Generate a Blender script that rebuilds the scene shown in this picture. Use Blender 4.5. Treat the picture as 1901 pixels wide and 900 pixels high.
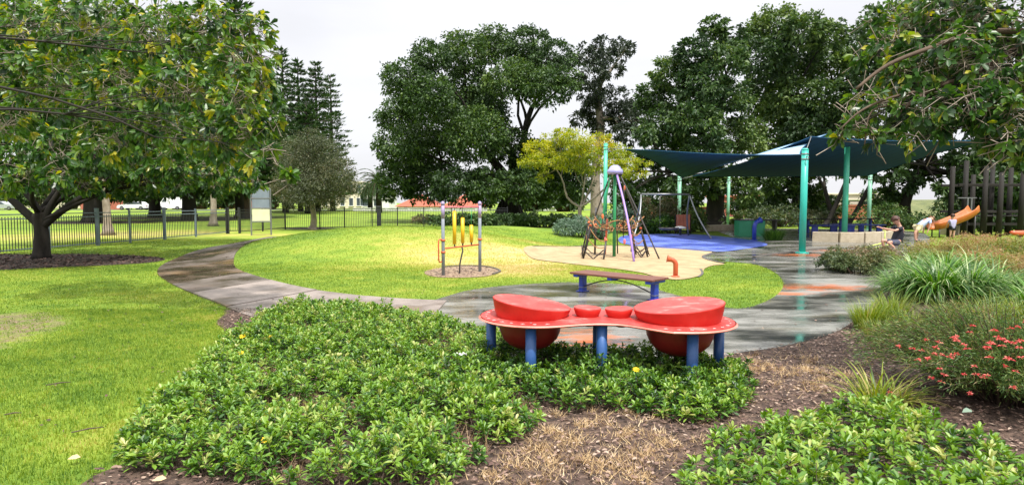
import bpy, bmesh, math, random
import numpy as np
from mathutils import Vector, Matrix, geometry
R = math.radians
for o in list(bpy.data.objects): bpy.data.objects.remove(o)
scene = bpy.context.scene
col = scene.collection
rng = np.random.default_rng(7)
random.seed(7)

# ------------------------------------------------------------ camera
EYE = 1.6; F = 1150.0; PW, PH = 1901.0, 900.0
PITCH = math.atan((450.0 - 376.0) / F)
cd = bpy.data.cameras.new('camera'); cam = bpy.data.objects.new('camera', cd); col.objects.link(cam)
cam.location = (0, 0, EYE); cam.rotation_euler = (math.pi / 2 - PITCH, 0, 0)
cd.sensor_width = 36; cd.lens = 36 * F / PW; cd.clip_start = .05; cd.clip_end = 3000
scene.camera = cam

# ------------------------------------------------------------ light and view
scene.view_settings.view_transform = 'Standard'; scene.view_settings.look = 'None'
scene.view_settings.gamma = 1; scene.view_settings.exposure = 0.32
SUN_EL = R(64); SUN_AZ = R(158)      # azimuth clockwise from +Y (view direction)
world = bpy.data.worlds.new('World'); scene.world = world; world.use_nodes = True
nt = world.node_tree; nt.nodes.clear()
def wn(t, **k):
    n = nt.nodes.new(t)
    for a, b in k.items(): setattr(n, a, b)
    return n
sky = wn('ShaderNodeTexSky', sky_type='NISHITA', sun_disc=False, sun_elevation=SUN_EL, sun_rotation=SUN_AZ)
sky.air_density = 1.0; sky.dust_density = 2.0
tc = wn('ShaderNodeTexCoord'); sep = wn('ShaderNodeSeparateXYZ')
nt.links.new(tc.outputs['Generated'], sep.inputs[0])
rmp = wn('ShaderNodeValToRGB')      # even cloud cover, brighter towards the zenith as any overcast sky is
rmp.color_ramp.elements[0].position = 0.0; rmp.color_ramp.elements[0].color = (.355, .355, .37, 1)
rmp.color_ramp.elements[1].position = 1.0; rmp.color_ramp.elements[1].color = (1, 1, 1, 1)
q_ = rmp.color_ramp.elements.new(.3); q_.color = (.385, .385, .40, 1)
nt.links.new(sep.outputs['Z'], rmp.inputs[0])
mpn = wn('ShaderNodeMapping'); mpn.inputs['Scale'].default_value = (1, 1, 3.0)
nz = wn('ShaderNodeTexNoise'); nz.inputs['Scale'].default_value = 2.2; nz.inputs['Detail'].default_value = 5
nt.links.new(tc.outputs['Generated'], mpn.inputs[0]); nt.links.new(mpn.outputs[0], nz.inputs['Vector'])
mr = wn('ShaderNodeMapRange'); mr.inputs[1].default_value = .3; mr.inputs[2].default_value = .7
mr.inputs[3].default_value = 20.0; mr.inputs[4].default_value = 24.6
nt.links.new(nz.outputs[0], mr.inputs[0])
vm = wn('ShaderNodeVectorMath', operation='SCALE'); nt.links.new(rmp.outputs[0], vm.inputs[0]); nt.links.new(mr.outputs[0], vm.inputs['Scale'])
mx = wn('ShaderNodeMixRGB'); mx.inputs[0].default_value = .9
nt.links.new(sky.outputs[0], mx.inputs[1]); nt.links.new(vm.outputs[0], mx.inputs[2])
bg = wn('ShaderNodeBackground'); bg.inputs[1].default_value = .1
wo = wn('ShaderNodeOutputWorld'); nt.links.new(mx.outputs[0], bg.inputs[0]); nt.links.new(bg.outputs[0], wo.inputs[0])
sl = bpy.data.lights.new('sun', 'SUN'); so = bpy.data.objects.new('sun', sl); col.objects.link(so)
sl.energy = 4.4; sl.angle = R(2.5); sl.color = (1, .96, .88)
so.rotation_euler = (math.pi / 2 - SUN_EL, 0, math.pi - SUN_AZ)   # lamp points away from the sun's place in the sky
sd = Vector((math.sin(SUN_AZ) * math.cos(SUN_EL), math.cos(SUN_AZ) * math.cos(SUN_EL), math.sin(SUN_EL)))
so.rotation_euler = sd.to_track_quat('Z', 'Y').to_euler()

# ------------------------------------------------------------ terrain and pixel helpers
def sstep(a, b, x):
    t = np.clip((x - a) / (b - a), 0, 1); return t * t * (3 - 2 * t)
def tz(x, y):
    x = np.asarray(x, float); y = np.asarray(y, float)
    def bump(cx, cy, rx, ry, a):
        r2 = ((x - cx) / rx) ** 2 + ((y - cy) / ry) ** 2
        return a * np.clip(1 - r2, 0, 1) ** 1.6
    z = bump(-4.4, 22.0, 6.6, 7.2, .74) + bump(-.8, 28.5, 5.6, 5.0, .52)
    z = z + .35 * sstep(60, 100, y)
    return z
def ray(px, py):
    a = (px - PW / 2) / F; b = (PH / 2 - py) / F
    c, s = math.cos(PITCH), math.sin(PITCH)
    return Vector((a, c + b * s, -s + b * c))
def G(px, py, z=0.0):
    d = ray(px, py); t = (z - EYE) / d.z
    return (d.x * t, d.y * t)
def P(px, py, Y):
    d = ray(px, py); t = Y / d.y
    return Vector((d.x * t, Y, EYE + d.z * t))
def GP(lst, z=0.0): return [G(a, b, z) for a, b in lst]
def smooth_poly(pts, n=6, closed=True):
    out = []; N = len(pts)
    rg = range(N) if closed else range(N - 1)
    for i in rg:
        if closed: p0, p1, p2, p3 = pts[i - 1], pts[i], pts[(i + 1) % N], pts[(i + 2) % N]
        else: p0, p1, p2, p3 = pts[max(i - 1, 0)], pts[i], pts[i + 1], pts[min(i + 2, N - 1)]
        for k in range(n):
            t = k / n
            out.append(tuple(.5 * ((2 * p1[j]) + (-p0[j] + p2[j]) * t + (2 * p0[j] - 5 * p1[j] + 4 * p2[j] - p3[j]) * t * t
                             + (-p0[j] + 3 * p1[j] - 3 * p2[j] + p3[j]) * t ** 3) for j in range(len(p1))))
    if not closed: out.append(tuple(pts[-1]))
    return out
def inpoly(x, y, poly):
    x = np.asarray(x); y = np.asarray(y); c = np.zeros(x.shape, bool); n = len(poly)
    for i in range(n):
        x1, y1 = poly[i][:2]; x2, y2 = poly[i - 1][:2]
        if y1 == y2: continue
        k = ((y1 > y) != (y2 > y)) & (x < (x2 - x1) * (y - y1) / (y2 - y1) + x1)
        c ^= k
    return c
def edgedist(x, y, poly):
    d = np.full(np.shape(x), 1e9); n = len(poly)
    for i in range(n):
        x1, y1 = poly[i - 1][:2]; x2, y2 = poly[i][:2]
        dx, dy = x2 - x1, y2 - y1; L = dx * dx + dy * dy + 1e-12
        t = np.clip(((x - x1) * dx + (y - y1) * dy) / L, 0, 1)
        d = np.minimum(d, np.hypot(x - x1 - t * dx, y - y1 - t * dy))
    return d
_ph = [(rng.uniform(0, 6.28), rng.uniform(0, 6.28), rng.uniform(.6, 1.6), rng.uniform(0, 6.28)) for _ in range(10)]
def vnoise(x, y, s):
    v = 0
    for a, b, k, t in _ph:
        v = v + np.sin((x * math.cos(t) + y * math.sin(t)) * k * 6.28 / s + a) * np.cos((y * math.cos(t) - x * math.sin(t)) * k * 5.1 / s + b)
    return v / 4.0

# ------------------------------------------------------------ object helpers
def tag(o, label=None, cat=None, group=None, kind=None):
    if label: o['label'] = label
    if cat: o['category'] = cat
    if group: o['group'] = group
    if kind: o['kind'] = kind
    return o
def empty(name, loc=(0, 0, 0), rz=0, label=None, cat=None, group=None):
    o = bpy.data.objects.new(name, None); col.objects.link(o); o.location = loc; o.rotation_euler = (0, 0, rz)
    o.empty_display_size = .2
    return tag(o, label, cat, group)
def copy_tree(o, parent=None):
    c = o.copy(); col.objects.link(c)
    if parent is not None: c.parent = parent
    for ch in list(o.children): copy_tree(ch, c)
    return c
def linkmesh(name, me, mat, parent=None, loc=(0, 0, 0)):
    o = bpy.data.objects.new(name, me); col.objects.link(o)
    if mat: me.materials.append(mat)
    o.parent = parent; o.location = loc
    return o
class B:
    def __init__(s): s.v = []; s.f = []; s.sm = []
    def add(s, v, f, sm=False):
        n = len(s.v); s.v += [tuple(p) for p in v]; s.f += [tuple(i + n for i in q) for q in f]; s.sm += [sm] * len(f); return s
    def box(s, c, d, rz=0, rx=0, ry=0, bev=0.0):
        hx, hy, hz = d[0] / 2, d[1] / 2, d[2] / 2; b = min(bev, hx * .9, hy * .9, hz * .9)
        M_ = Matrix.Rotation(rz, 3, 'Z') @ Matrix.Rotation(ry, 3, 'Y') @ Matrix.Rotation(rx, 3, 'X'); c = Vector(c)
        if b <= 0:
            vs = [Vector((x, y, z)) for z in (-hz, hz) for x, y in ((-hx, -hy), (hx, -hy), (hx, hy), (-hx, hy))]
            fs = [(3, 2, 1, 0), (4, 5, 6, 7), (0, 1, 5, 4), (1, 2, 6, 5), (2, 3, 7, 6), (3, 0, 4, 7)]
        else:   # chamfered on the vertical and horizontal edges: three rings
            def ring(ix, iy, z, cc): return [Vector(p) for p in ((-ix + cc, -iy, z), (ix - cc, -iy, z), (ix, -iy + cc, z), (ix, iy - cc, z), (ix - cc, iy, z), (-ix + cc, iy, z), (-ix, iy - cc, z), (-ix, -iy + cc, z))]
            vs = ring(hx - b, hy - b, -hz, b * .5) + ring(hx, hy, -hz + b, b) + ring(hx, hy, hz - b, b) + ring(hx - b, hy - b, hz, b * .5)
            fs = [tuple(range(7, -1, -1)), tuple(range(24, 32))]
            for r in range(3):
                for k in range(8): fs.append((r * 8 + k, r * 8 + (k + 1) % 8, r * 8 + 8 + (k + 1) % 8, r * 8 + 8 + k))
        return s.add([M_ @ p + c for p in vs], fs)
    def tube(s, pts, r, n=8, cap=True):
        pts = [Vector(p) for p in pts]; N = len(pts)
        rr = r if hasattr(r, '__len__') else [r] * N
        vs = []; u = None
        for i, p in enumerate(pts):
            t = (pts[min(i + 1, N - 1)] - pts[max(i - 1, 0)])
            t = t.normalized() if t.length > 1e-9 else Vector((0, 0, 1))
            if u is None:
                u = t.orthogonal().normalized()
            else:
                u = (u - t * u.dot(t)); u = u.normalized() if u.length > 1e-6 else t.orthogonal().normalized()
            w = t.cross(u)
            for k in range(n):
                a = 2 * math.pi * k / n
                vs.append(p + (u * math.cos(a) + w * math.sin(a)) * rr[i])
        fs = []
        for i in range(N - 1):
            for k in range(n): fs.append((i * n + k, i * n + (k + 1) % n, (i + 1) * n + (k + 1) % n, (i + 1) * n + k))
        s.add(vs, fs, True)
        if cap:
            m = len(s.v) - len(vs)
            s.f += [tuple(m + k for k in range(n - 1, -1, -1)), tuple(m + (N - 1) * n + k for k in range(n))]; s.sm += [False, False]
        return s
    def lathe(s, prof, c=(0, 0, 0), n=24, M_=None, cap=True):
        c = Vector(c); vs = []
        for r, z in prof:
            for k in range(n):
                a = 2 * math.pi * k / n; p = Vector((r * math.cos(a), r * math.sin(a), z))
                vs.append((M_ @ p if M_ else p) + c)
        fs = []
        for i in range(len(prof) - 1):
            for k in range(n): fs.append((i * n + k, i * n + (k + 1) % n, (i + 1) * n + (k + 1) % n, (i + 1) * n + k))
        s.add(vs, fs, True); m = len(s.v) - len(vs)
        if cap:
            s.f += [tuple(m + k for k in range(n - 1, -1, -1)), tuple(m + (len(prof) - 1) * n + k for k in range(n))]; s.sm += [False, False]
        return s
    def ball(s, c, r, n=10, m=7):
        rx, ry, rz = r if hasattr(r, '__len__') else (r, r, r)
        vs = []; c = Vector(c)
        for i in range(m + 1):
            th = math.pi * i / m
            for k in range(n):
                a = 2 * math.pi * k / n; vs.append(c + Vector((rx * math.sin(th) * math.cos(a), ry * math.sin(th) * math.sin(a), -rz * math.cos(th))))
        fs = [(i * n + k, i * n + (k + 1) % n, (i + 1) * n + (k + 1) % n, (i + 1) * n + k) for i in range(m) for k in range(n)]
        return s.add(vs, fs, True)
    def prism(s, poly, z0, z1):
        n = len(poly); vs = [(p[0], p[1], z0) for p in poly] + [(p[0], p[1], z1) for p in poly]
        fs = [tuple(range(n - 1, -1, -1)), tuple(range(n, 2 * n))] + [(k, (k + 1) % n, n + (k + 1) % n, n + k) for k in range(n)]
        return s.add(vs, fs)
    def build(s, name, mat, parent=None, loc=(0, 0, 0)):
        me = bpy.data.meshes.new(name); me.from_pydata(s.v, [], s.f)
        me.polygons.foreach_set('use_smooth', s.sm); me.update()
        return linkmesh(name, me, mat, parent, loc)
def arrmesh(name, V, loops, starts, mat, parent=None, tint=None, smooth=False, extra=None):
    me = bpy.data.meshes.new(name); V = np.ascontiguousarray(V, np.float32)
    me.vertices.add(len(V)); me.vertices.foreach_set('co', V.ravel())
    me.loops.add(len(loops)); me.loops.foreach_set('vertex_index', np.ascontiguousarray(loops, np.int32))
    me.polygons.add(len(starts)); me.polygons.foreach_set('loop_start', np.ascontiguousarray(starts, np.int32))
    if smooth: me.polygons.foreach_set('use_smooth', np.ones(len(starts), bool))
    if tint is not None:
        at = me.attributes.new('tint', 'FLOAT', 'POINT'); at.data.foreach_set('value', np.ascontiguousarray(tint, np.float32))
    if extra is not None:
        at = me.attributes.new('bare', 'FLOAT', 'POINT'); at.data.foreach_set('value', np.ascontiguousarray(extra, np.float32))
    me.update(calc_edges=True)
    return linkmesh(name, me, mat, parent)
def unit(a): return a / (np.linalg.norm(a, axis=-1, keepdims=True) + 1e-9)
def rvec(n): return unit(rng.normal(size=(n, 3)))
def leaves(name, Pp, D, N, L, W, tint, mat, parent=None, shape='r', fold=.18, droop=.15):
    n = len(Pp); Pp = np.asarray(Pp); D = unit(np.asarray(D)); S = unit(np.cross(D, N)); N = np.cross(S, D)
    L = (np.ones(n) * L)[:, None]; W = (np.ones(n) * W)[:, None]; dn = np.array([0, 0, -1.0]) * L * droop
    if shape == 'r':
        V = np.stack([Pp, Pp + D * L * .45 + S * W * .5 + N * W * fold, Pp + D * L + dn, Pp + D * L * .45 - S * W * .5 + N * W * fold], 1)
        idx = np.array([0, 1, 2, 0, 2, 3]); k = 4; st = 3
    else:
        V = np.stack([Pp, Pp + D * L * .33 + S * W * .36 + N * W * fold, Pp + D * L * .7 + S * W * .5 + N * W * fold + dn * .4, Pp + D * L + dn,
                      Pp + D * L * .7 - S * W * .5 + N * W * fold + dn * .4, Pp + D * L * .33 - S * W * .36 + N * W * fold], 1)
        idx = np.array([0, 1, 2, 3, 0, 3, 4, 5]); k = 6; st = 4
    loops = (np.arange(n)[:, None] * k + idx[None, :]).ravel()
    return arrmesh(name, V.reshape(-1, 3), loops, np.arange(n * 2) * st, mat, parent, np.repeat(tint, k))
def straps(name, P0, az, el, L, W, bend, tint, mat, parent=None, seg=5):
    """arching strap leaves: start at P0, leave at azimuth az and elevation el, bend downwards by 'bend' radians over their length"""
    n = len(P0); ts = np.linspace(0, 1, seg + 1); pos = np.array(P0, float); rows = []
    side = np.stack([-np.sin(az), np.cos(az), np.zeros(n)], 1)
    for i, t in enumerate(ts):
        w = (W * (1 - t ** 2.2) * (.55 + .45 * min(1, t * 4 + .3)))[:, None]
        if i == seg: rows.append(pos.copy()[:, None, :])
        else: rows.append(np.stack([pos + side * w * .5, pos - side * w * .5], 1))
        e = el - bend * (t ** 1.3)
        pos = pos + np.stack([np.cos(az) * np.cos(e), np.sin(az) * np.cos(e), np.sin(e)], 1) * (L / seg)[:, None]
    V = np.concatenate(rows, 1); k = 2 * seg + 1; idx = []; st = []; c = 0
    for i in range(seg - 1):
        idx += [2 * i, 2 * i + 1, 2 * i + 3, 2 * i + 2]; st.append(c); c += 4
    idx += [2 * seg - 2, 2 * seg - 1, 2 * seg]; st.append(c); c += 3
    loops = (np.arange(n)[:, None] * k + np.array(idx)[None, :]).ravel()
    starts = (np.arange(n)[:, None] * c + np.array(st)[None, :]).ravel()
    return arrmesh(name, V.reshape(-1, 3), loops, starts, mat, parent, np.repeat(tint, k))

# ------------------------------------------------------------ materials
def mat(name, base=(.5, .5, .5), rough=.6, metal=0, spec=None):
    m = bpy.data.materials.new(name); m.use_nodes = True; b = m.node_tree.nodes['Principled BSDF']
    b.inputs['Base Color'].default_value = (*base, 1); b.inputs['Roughness'].default_value = rough; b.inputs['Metallic'].default_value = metal
    if spec is not None: b.inputs['Specular IOR Level'].default_value = spec
    return m
def noisy(name, cols, scale=6, rough=(.6, .8), detail=6, bump=.2, bscale=None, metal=0, dist=.02, spec=None, coord='Object', stretch=None, rampin=None):
    m = mat(name, metal=metal, spec=spec); t = m.node_tree; b = t.nodes['Principled BSDF']
    tcn = t.nodes.new('ShaderNodeTexCoord'); src = tcn.outputs[coord]
    if stretch:
        mp = t.nodes.new('ShaderNodeMapping'); mp.inputs['Scale'].default_value = stretch; t.links.new(src, mp.inputs[0]); src = mp.outputs[0]
    n = t.nodes.new('ShaderNodeTexNoise'); n.inputs['Scale'].default_value = scale; n.inputs['Detail'].default_value = detail; n.inputs['Roughness'].default_value = .65
    t.links.new(src, n.inputs['Vector'])
    r = t.nodes.new('ShaderNodeValToRGB'); e = r.color_ramp.elements
    lo, hi = .3, .7
    e[0].position = lo; e[0].color = (*cols[0], 1); e[1].position = hi; e[1].color = (*cols[-1], 1)
    for i, c in enumerate(cols[1:-1]):
        q = e.new(lo + (hi - lo) * (i + 1) / (len(cols) - 1)); q.color = (*c, 1)
    t.links.new(n.outputs[0], r.inputs[0]); t.links.new(r.outputs[0], b.inputs['Base Color'])
    mrn = t.nodes.new('ShaderNodeMapRange'); mrn.inputs[1].default_value = .3; mrn.inputs[2].default_value = .7
    mrn.inputs[3].default_value = rough[0]; mrn.inputs[4].default_value = rough[1]
    t.links.new(n.outputs[0], mrn.inputs[0]); t.links.new(mrn.outputs[0], b.inputs['Roughness'])
    if bump:
        n2 = t.nodes.new('ShaderNodeTexNoise'); n2.inputs['Scale'].default_value = bscale or scale * 6; n2.inputs['Detail'].default_value = 5
        t.links.new(src, n2.inputs['Vector'])
        bp = t.nodes.new('ShaderNodeBump'); bp.inputs['Strength'].default_value = bump; bp.inputs['Distance'].default_value = dist
        t.links.new(n2.outputs[0], bp.inputs['Height']); t.links.new(bp.outputs[0], b.inputs['Normal'])
    return m
def leafmat(name, cols, rough=.42, trans=.3, spec=.5):
    m = mat(name, rough=rough, spec=spec); t = m.node_tree; b = t.nodes['Principled BSDF']
    a = t.nodes.new('ShaderNodeAttribute'); a.attribute_name = 'tint'
    r = t.nodes.new('ShaderNodeValToRGB'); e = r.color_ramp.elements
    e[0].position = 0; e[0].color = (*cols[0], 1); e[1].position = 1; e[1].color = (*cols[-1], 1)
    for i, c in enumerate(cols[1:-1]):
        q = e.new((i + 1) / (len(cols) - 1)); q.color = (*c, 1)
    t.links.new(a.outputs['Fac'], r.inputs[0]); t.links.new(r.outputs[0], b.inputs['Base Color'])
    tr = t.nodes.new('ShaderNodeBsdfTranslucent'); hs = t.nodes.new('ShaderNodeHueSaturation')
    hs.inputs['Hue'].default_value = .485; hs.inputs['Saturation'].default_value = 1.15; hs.inputs['Value'].default_value = 1.6
    t.links.new(r.outputs[0], hs.inputs['Color']); t.links.new(hs.outputs[0], tr.inputs[0])
    ms = t.nodes.new('ShaderNodeMixShader'); ms.inputs[0].default_value = trans
    out = t.nodes['Material Output']
    t.links.new(b.outputs[0], ms.inputs[1]); t.links.new(tr.outputs[0], ms.inputs[2]); t.links.new(ms.outputs[0], out.inputs[0])
    return m
M = {}
M['bark_dark'] = noisy('bark_dark', [(.007, .005, .004), (.017, .013, .010), (.032, .025, .019)], 4, (.8, .95), bump=.8, bscale=14, stretch=(1, 1, .25))
M['bark_brown'] = noisy('bark_brown', [(.05, .032, .022), (.10, .065, .045), (.16, .11, .08)], 4, (.8, .95), bump=.8, bscale=14, stretch=(1, 1, .3))
M['bark_pale'] = noisy('bark_pale', [(.16, .13, .10), (.26, .21, .17), (.36, .31, .26)], 6, (.7, .9), bump=.4, bscale=20, stretch=(1, 1, .4))
M['leaf_magnolia'] = leafmat('leaf_magnolia', [(.014, .042, .012), (.034, .095, .018), (.075, .165, .026), (.17, .25, .035), (.44, .40, .04)], .36, .36)
M['leaf_fig'] = leafmat('leaf_fig', [(.020, .046, .013), (.042, .088, .022), (.078, .14, .030), (.15, .22, .045)], .55, .22)
M['leaf_dark'] = leafmat('leaf_dark', [(.018, .042, .013), (.036, .078, .021), (.068, .125, .028), (.13, .19, .042)], .55, .2)
M['leaf_euc'] = leafmat('leaf_euc', [(.02, .033, .02), (.035, .052, .03), (.06, .075, .045)], .5, .2)
M['leaf_pine'] = leafmat('leaf_pine', [(.026, .060, .024), (.052, .105, .036), (.09, .155, .045)], .6, .15)
M['leaf_olive'] = leafmat('leaf_olive', [(.045, .06, .03), (.08, .10, .045), (.13, .12, .06), (.20, .14, .08)], .6, .25)
M['leaf_yellow'] = leafmat('leaf_yellow', [(.10, .17, .02), (.22, .28, .02), (.38, .38, .025), (.50, .42, .03)], .5, .4)
M['leaf_cover'] = leafmat('leaf_cover', [(.012, .042, .010), (.040, .115, .016), (.115, .24, .028), (.22, .36, .05), (.38, .40, .13)], .40, .25)
M['leaf_under'] = leafmat('leaf_under', [(.012, .045, .012), (.02, .075, .018), (.04, .12, .03), (.08, .17, .05)], .3, .2)
M['leaf_grey'] = leafmat('leaf_grey', [(.07, .12, .08), (.13, .2, .14), (.22, .30, .23)], .6, .2)
M['leaf_hedge'] = leafmat('leaf_hedge', [(.03, .05, .02), (.06, .10, .03), (.13, .14, .05), (.22, .15, .09)], .5, .25)
M['leaf_low'] = leafmat('leaf_low', [(.10, .15, .03), (.20, .23, .05), (.30, .24, .09), (.36, .20, .12)], .6, .3)
M['leaf_grev'] = leafmat('leaf_grev', [(.035, .09, .025), (.08, .16, .04), (.17, .23, .06), (.34, .22, .10)], .5, .25)
M['strap'] = leafmat('strap', [(.02, .07, .012), (.06, .17, .022), (.15, .30, .04), (.50, .58, .32)], .38, .3)
M['strap_yellow'] = leafmat('strap_yellow', [(.05, .10, .012), (.12, .2, .02), (.24, .3, .03), (.4, .34, .12)], .45, .3)
M['grass'] = leafmat('grass_blades', [(.05, .12, .016), (.12, .215, .024), (.225, .31, .036), (.38, .37, .08), (.52, .42, .19)], .6, .35)
M['straw'] = leafmat('straw', [(.12, .08, .05), (.34, .23, .12), (.56, .41, .22), (.70, .57, .37)], .7, .25)
M['flower_red'] = leafmat('flower_red', [(.50, .06, .06), (.66, .13, .11), (.74, .30, .24)], .5, .3)
M['flower_yellow'] = leafmat('flower_yellow', [(.8, .5, .01), (.85, .62, .02)], .5, .3)

def ground_mat():
    m = mat('lawn', rough=.85, spec=.2); t = m.node_tree; b = t.nodes['Principled BSDF']; L = t.links.new
    tcn = t.nodes.new('ShaderNodeTexCoord')
    def noise(s, d=5):
        n = t.nodes.new('ShaderNodeTexNoise'); n.inputs['Scale'].default_value = s; n.inputs['Detail'].default_value = d; n.inputs['Roughness'].default_value = .7
        L(tcn.outputs['Object'], n.inputs['Vector']); return n.outputs[0]
    at = t.nodes.new('ShaderNodeAttribute'); at.attribute_name = 'tint'
    ad = t.nodes.new('ShaderNodeMath'); ad.operation = 'MULTIPLY_ADD'; L(noise(.9), ad.inputs[0]); ad.inputs[1].default_value = .5; L(at.outputs['Fac'], ad.inputs[2])
    ad2 = t.nodes.new('ShaderNodeMath'); ad2.operation = 'MULTIPLY_ADD'; L(noise(14, 8), ad2.inputs[0]); ad2.inputs[1].default_value = .55; L(ad.outputs[0], ad2.inputs[2])
    sb = t.nodes.new('ShaderNodeMath'); sb.operation = 'SUBTRACT'; L(ad2.outputs[0], sb.inputs[0]); sb.inputs[1].default_value = .50
    r = t.nodes.new('ShaderNodeValToRGB'); e = r.color_ramp.elements
    cs = [(0, (.035, .09, .012)), (.25, (.095, .18, .02)), (.5, (.20, .285, .03)), (.75, (.35, .34, .07)), (1, (.48, .38, .18))]
    e[0].position = 0; e[0].color = (*cs[0][1], 1); e[1].position = 1; e[1].color = (*cs[-1][1], 1)
    for p_, c in cs[1:-1]: q = e.new(p_); q.color = (*c, 1)
    L(sb.outputs[0], r.inputs[0])
    ab = t.nodes.new('ShaderNodeAttribute'); ab.attribute_name = 'bare'
    m1 = t.nodes.new('ShaderNodeMath'); m1.operation = 'MULTIPLY_ADD'; L(noise(5, 6), m1.inputs[0]); m1.inputs[1].default_value = 1.6; m1.inputs[2].default_value = -1.0
    m2 = t.nodes.new('ShaderNodeMath'); L(m1.outputs[0], m2.inputs[0]); L(ab.outputs['Fac'], m2.inputs[1])
    m3 = t.nodes.new('ShaderNodeMapRange'); L(m2.outputs[0], m3.inputs[0]); m3.inputs[1].default_value = .45; m3.inputs[2].default_value = .95; m3.clamp = True
    rd = t.nodes.new('ShaderNodeValToRGB'); rd.color_ramp.elements[0].color = (.09, .06, .04, 1); rd.color_ramp.elements[1].color = (.34, .25, .17, 1); rd.color_ramp.elements[0].position = .35; rd.color_ramp.elements[1].position = .65; L(noise(22, 6), rd.inputs[0])
    mb = t.nodes.new('ShaderNodeMixRGB'); L(m3.outputs[0], mb.inputs[0]); L(r.outputs[0], mb.inputs[1]); L(rd.outputs[0], mb.inputs[2]); L(mb.outputs[0], b.inputs['Base Color'])
    bp = t.nodes.new('ShaderNodeBump'); bp.inputs['Strength'].default_value = .7; bp.inputs['Distance'].default_value = .03
    L(noise(45, 4), bp.inputs['Height']); L(bp.outputs[0], b.inputs['Normal'])
    return m
M['lawn'] = ground_mat()
SPOTS = [(*G(1520, 534), 1.15, .55), (*G(1475, 546), .5, .25), (*G(1490, 474), 1.1, .7), (*G(1580, 466), 1.5, .8), (*G(1095, 628), .45, .6)]
def wet_mat(name, dry, wet, stain=None, spots=None, s=.7, lo=.42, hi=.56, dryrough=.55, stretch=(1, 1, 1), wetrough=.06):
    """rain-wet paving: smooth dark puddles among paler damp patches"""
    spl = []; m = mat(name); t = m.node_tree; b = t.nodes['Principled BSDF']; L = t.links.new
    tcn = t.nodes.new('ShaderNodeTexCoord'); mp = t.nodes.new('ShaderNodeMapping'); mp.inputs['Scale'].default_value = stretch; L(tcn.outputs['Object'], mp.inputs[0])
    def noise(sc, d=6, ro=.6):
        n = t.nodes.new('ShaderNodeTexNoise'); n.inputs['Scale'].default_value = sc; n.inputs['Detail'].default_value = d; n.inputs['Roughness'].default_value = ro
        L(mp.outputs[0], n.inputs['Vector']); return n.outputs[0]
    def ramp(src, a, bb, c0, c1):
        r = t.nodes.new('ShaderNodeValToRGB'); e = r.color_ramp.elements
        e[0].position = a; e[1].position = bb; e[0].color = (*c0, 1); e[1].color = (*c1, 1); L(src, r.inputs[0]); return r.outputs[0]
    w = ramp(noise(s), lo, hi, (0, 0, 0), (1, 1, 1))
    for (sx, sy, rx, ry) in (spots or []):   # faded orange painted shapes
        m1 = t.nodes.new('ShaderNodeMapping'); m1.vector_type = 'TEXTURE'; m1.inputs['Location'].default_value = (sx, sy, 0); m1.inputs['Scale'].default_value = (rx, ry, 50); L(tcn.outputs['Object'], m1.inputs[0])
        ln = t.nodes.new('ShaderNodeVectorMath'); ln.operation = 'LENGTH'; L(m1.outputs[0], ln.inputs[0])
        ma = t.nodes.new('ShaderNodeMath'); ma.operation = 'MULTIPLY_ADD'; L(noise(4.0, 8), ma.inputs[0]); ma.inputs[1].default_value = 3.4; L(ln.outputs['Value'], ma.inputs[2])
        spots_out = [ramp(ma.outputs[0], 0, 1, (1, 1, 1), (0, 0, 0))]
        mq = spots_out[-1].node; mq.color_ramp.elements[0].position = .0; mq.color_ramp.elements[0].color = (.85, .85, .85, 1); mq.color_ramp.elements[1].position = 1.0
        dv = t.nodes.new('ShaderNodeMath'); dv.operation = 'MULTIPLY_ADD'; L(ma.outputs[0], dv.inputs[0]); dv.inputs[1].default_value = 1.5; dv.inputs[2].default_value = -3.0; L(dv.outputs[0], mq.inputs[0])
        spl.append(mq.outputs[0])
    gr = ramp(noise(90, 3), .35, .65, (.8, .8, .8), (1.15, 1.15, 1.15))
    cm = t.nodes.new('ShaderNodeMixRGB'); L(w, cm.inputs[0]); cm.inputs[1].default_value = (*dry, 1); cm.inputs[2].default_value = (*wet, 1)
    src = cm.outputs[0]
    for o_ in (spl if spots else []):
        cq = t.nodes.new('ShaderNodeMixRGB'); L(o_, cq.inputs[0]); L(src, cq.inputs[1]); cq.inputs[2].default_value = (.50, .14, .05, 1); src = cq.outputs[0]
    if stain:
        c2 = t.nodes.new('ShaderNodeMixRGB'); L(ramp(noise(.9, 4), .55, .68, (0, 0, 0), (.75, .75, .75)), c2.inputs[0]); L(src, c2.inputs[1]); c2.inputs[2].default_value = (*stain, 1); src = c2.outputs[0]
    c3 = t.nodes.new('ShaderNodeMixRGB'); c3.blend_type = 'MULTIPLY'; c3.inputs[0].default_value = 1; L(src, c3.inputs[1]); L(gr, c3.inputs[2]); L(c3.outputs[0], b.inputs['Base Color'])
    mrn = t.nodes.new('ShaderNodeMapRange'); L(w, mrn.inputs[0]); mrn.inputs[3].default_value = dryrough; mrn.inputs[4].default_value = wetrough; L(mrn.outputs[0], b.inputs['Roughness'])
    b.inputs['Specular IOR Level'].default_value = .5
    bp = t.nodes.new('ShaderNodeBump'); bp.inputs['Distance'].default_value = .004; L(noise(120, 2), bp.inputs['Height'])
    iv = t.nodes.new('ShaderNodeMapRange'); L(w, iv.inputs[0]); iv.inputs[3].default_value = .35; iv.inputs[4].default_value = .02; L(iv.outputs[0], bp.inputs['Strength'])
    L(bp.outputs[0], b.inputs['Normal'])
    return m
M['plaza'] = wet_mat('wet_rubber', (.27, .265, .245), (.05, .050, .042), (.11, .095, .055), s=.75, lo=.38, hi=.60, dryrough=.34, wetrough=.07, spots=SPOTS, stretch=(.7, 1.6, 1))
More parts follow.
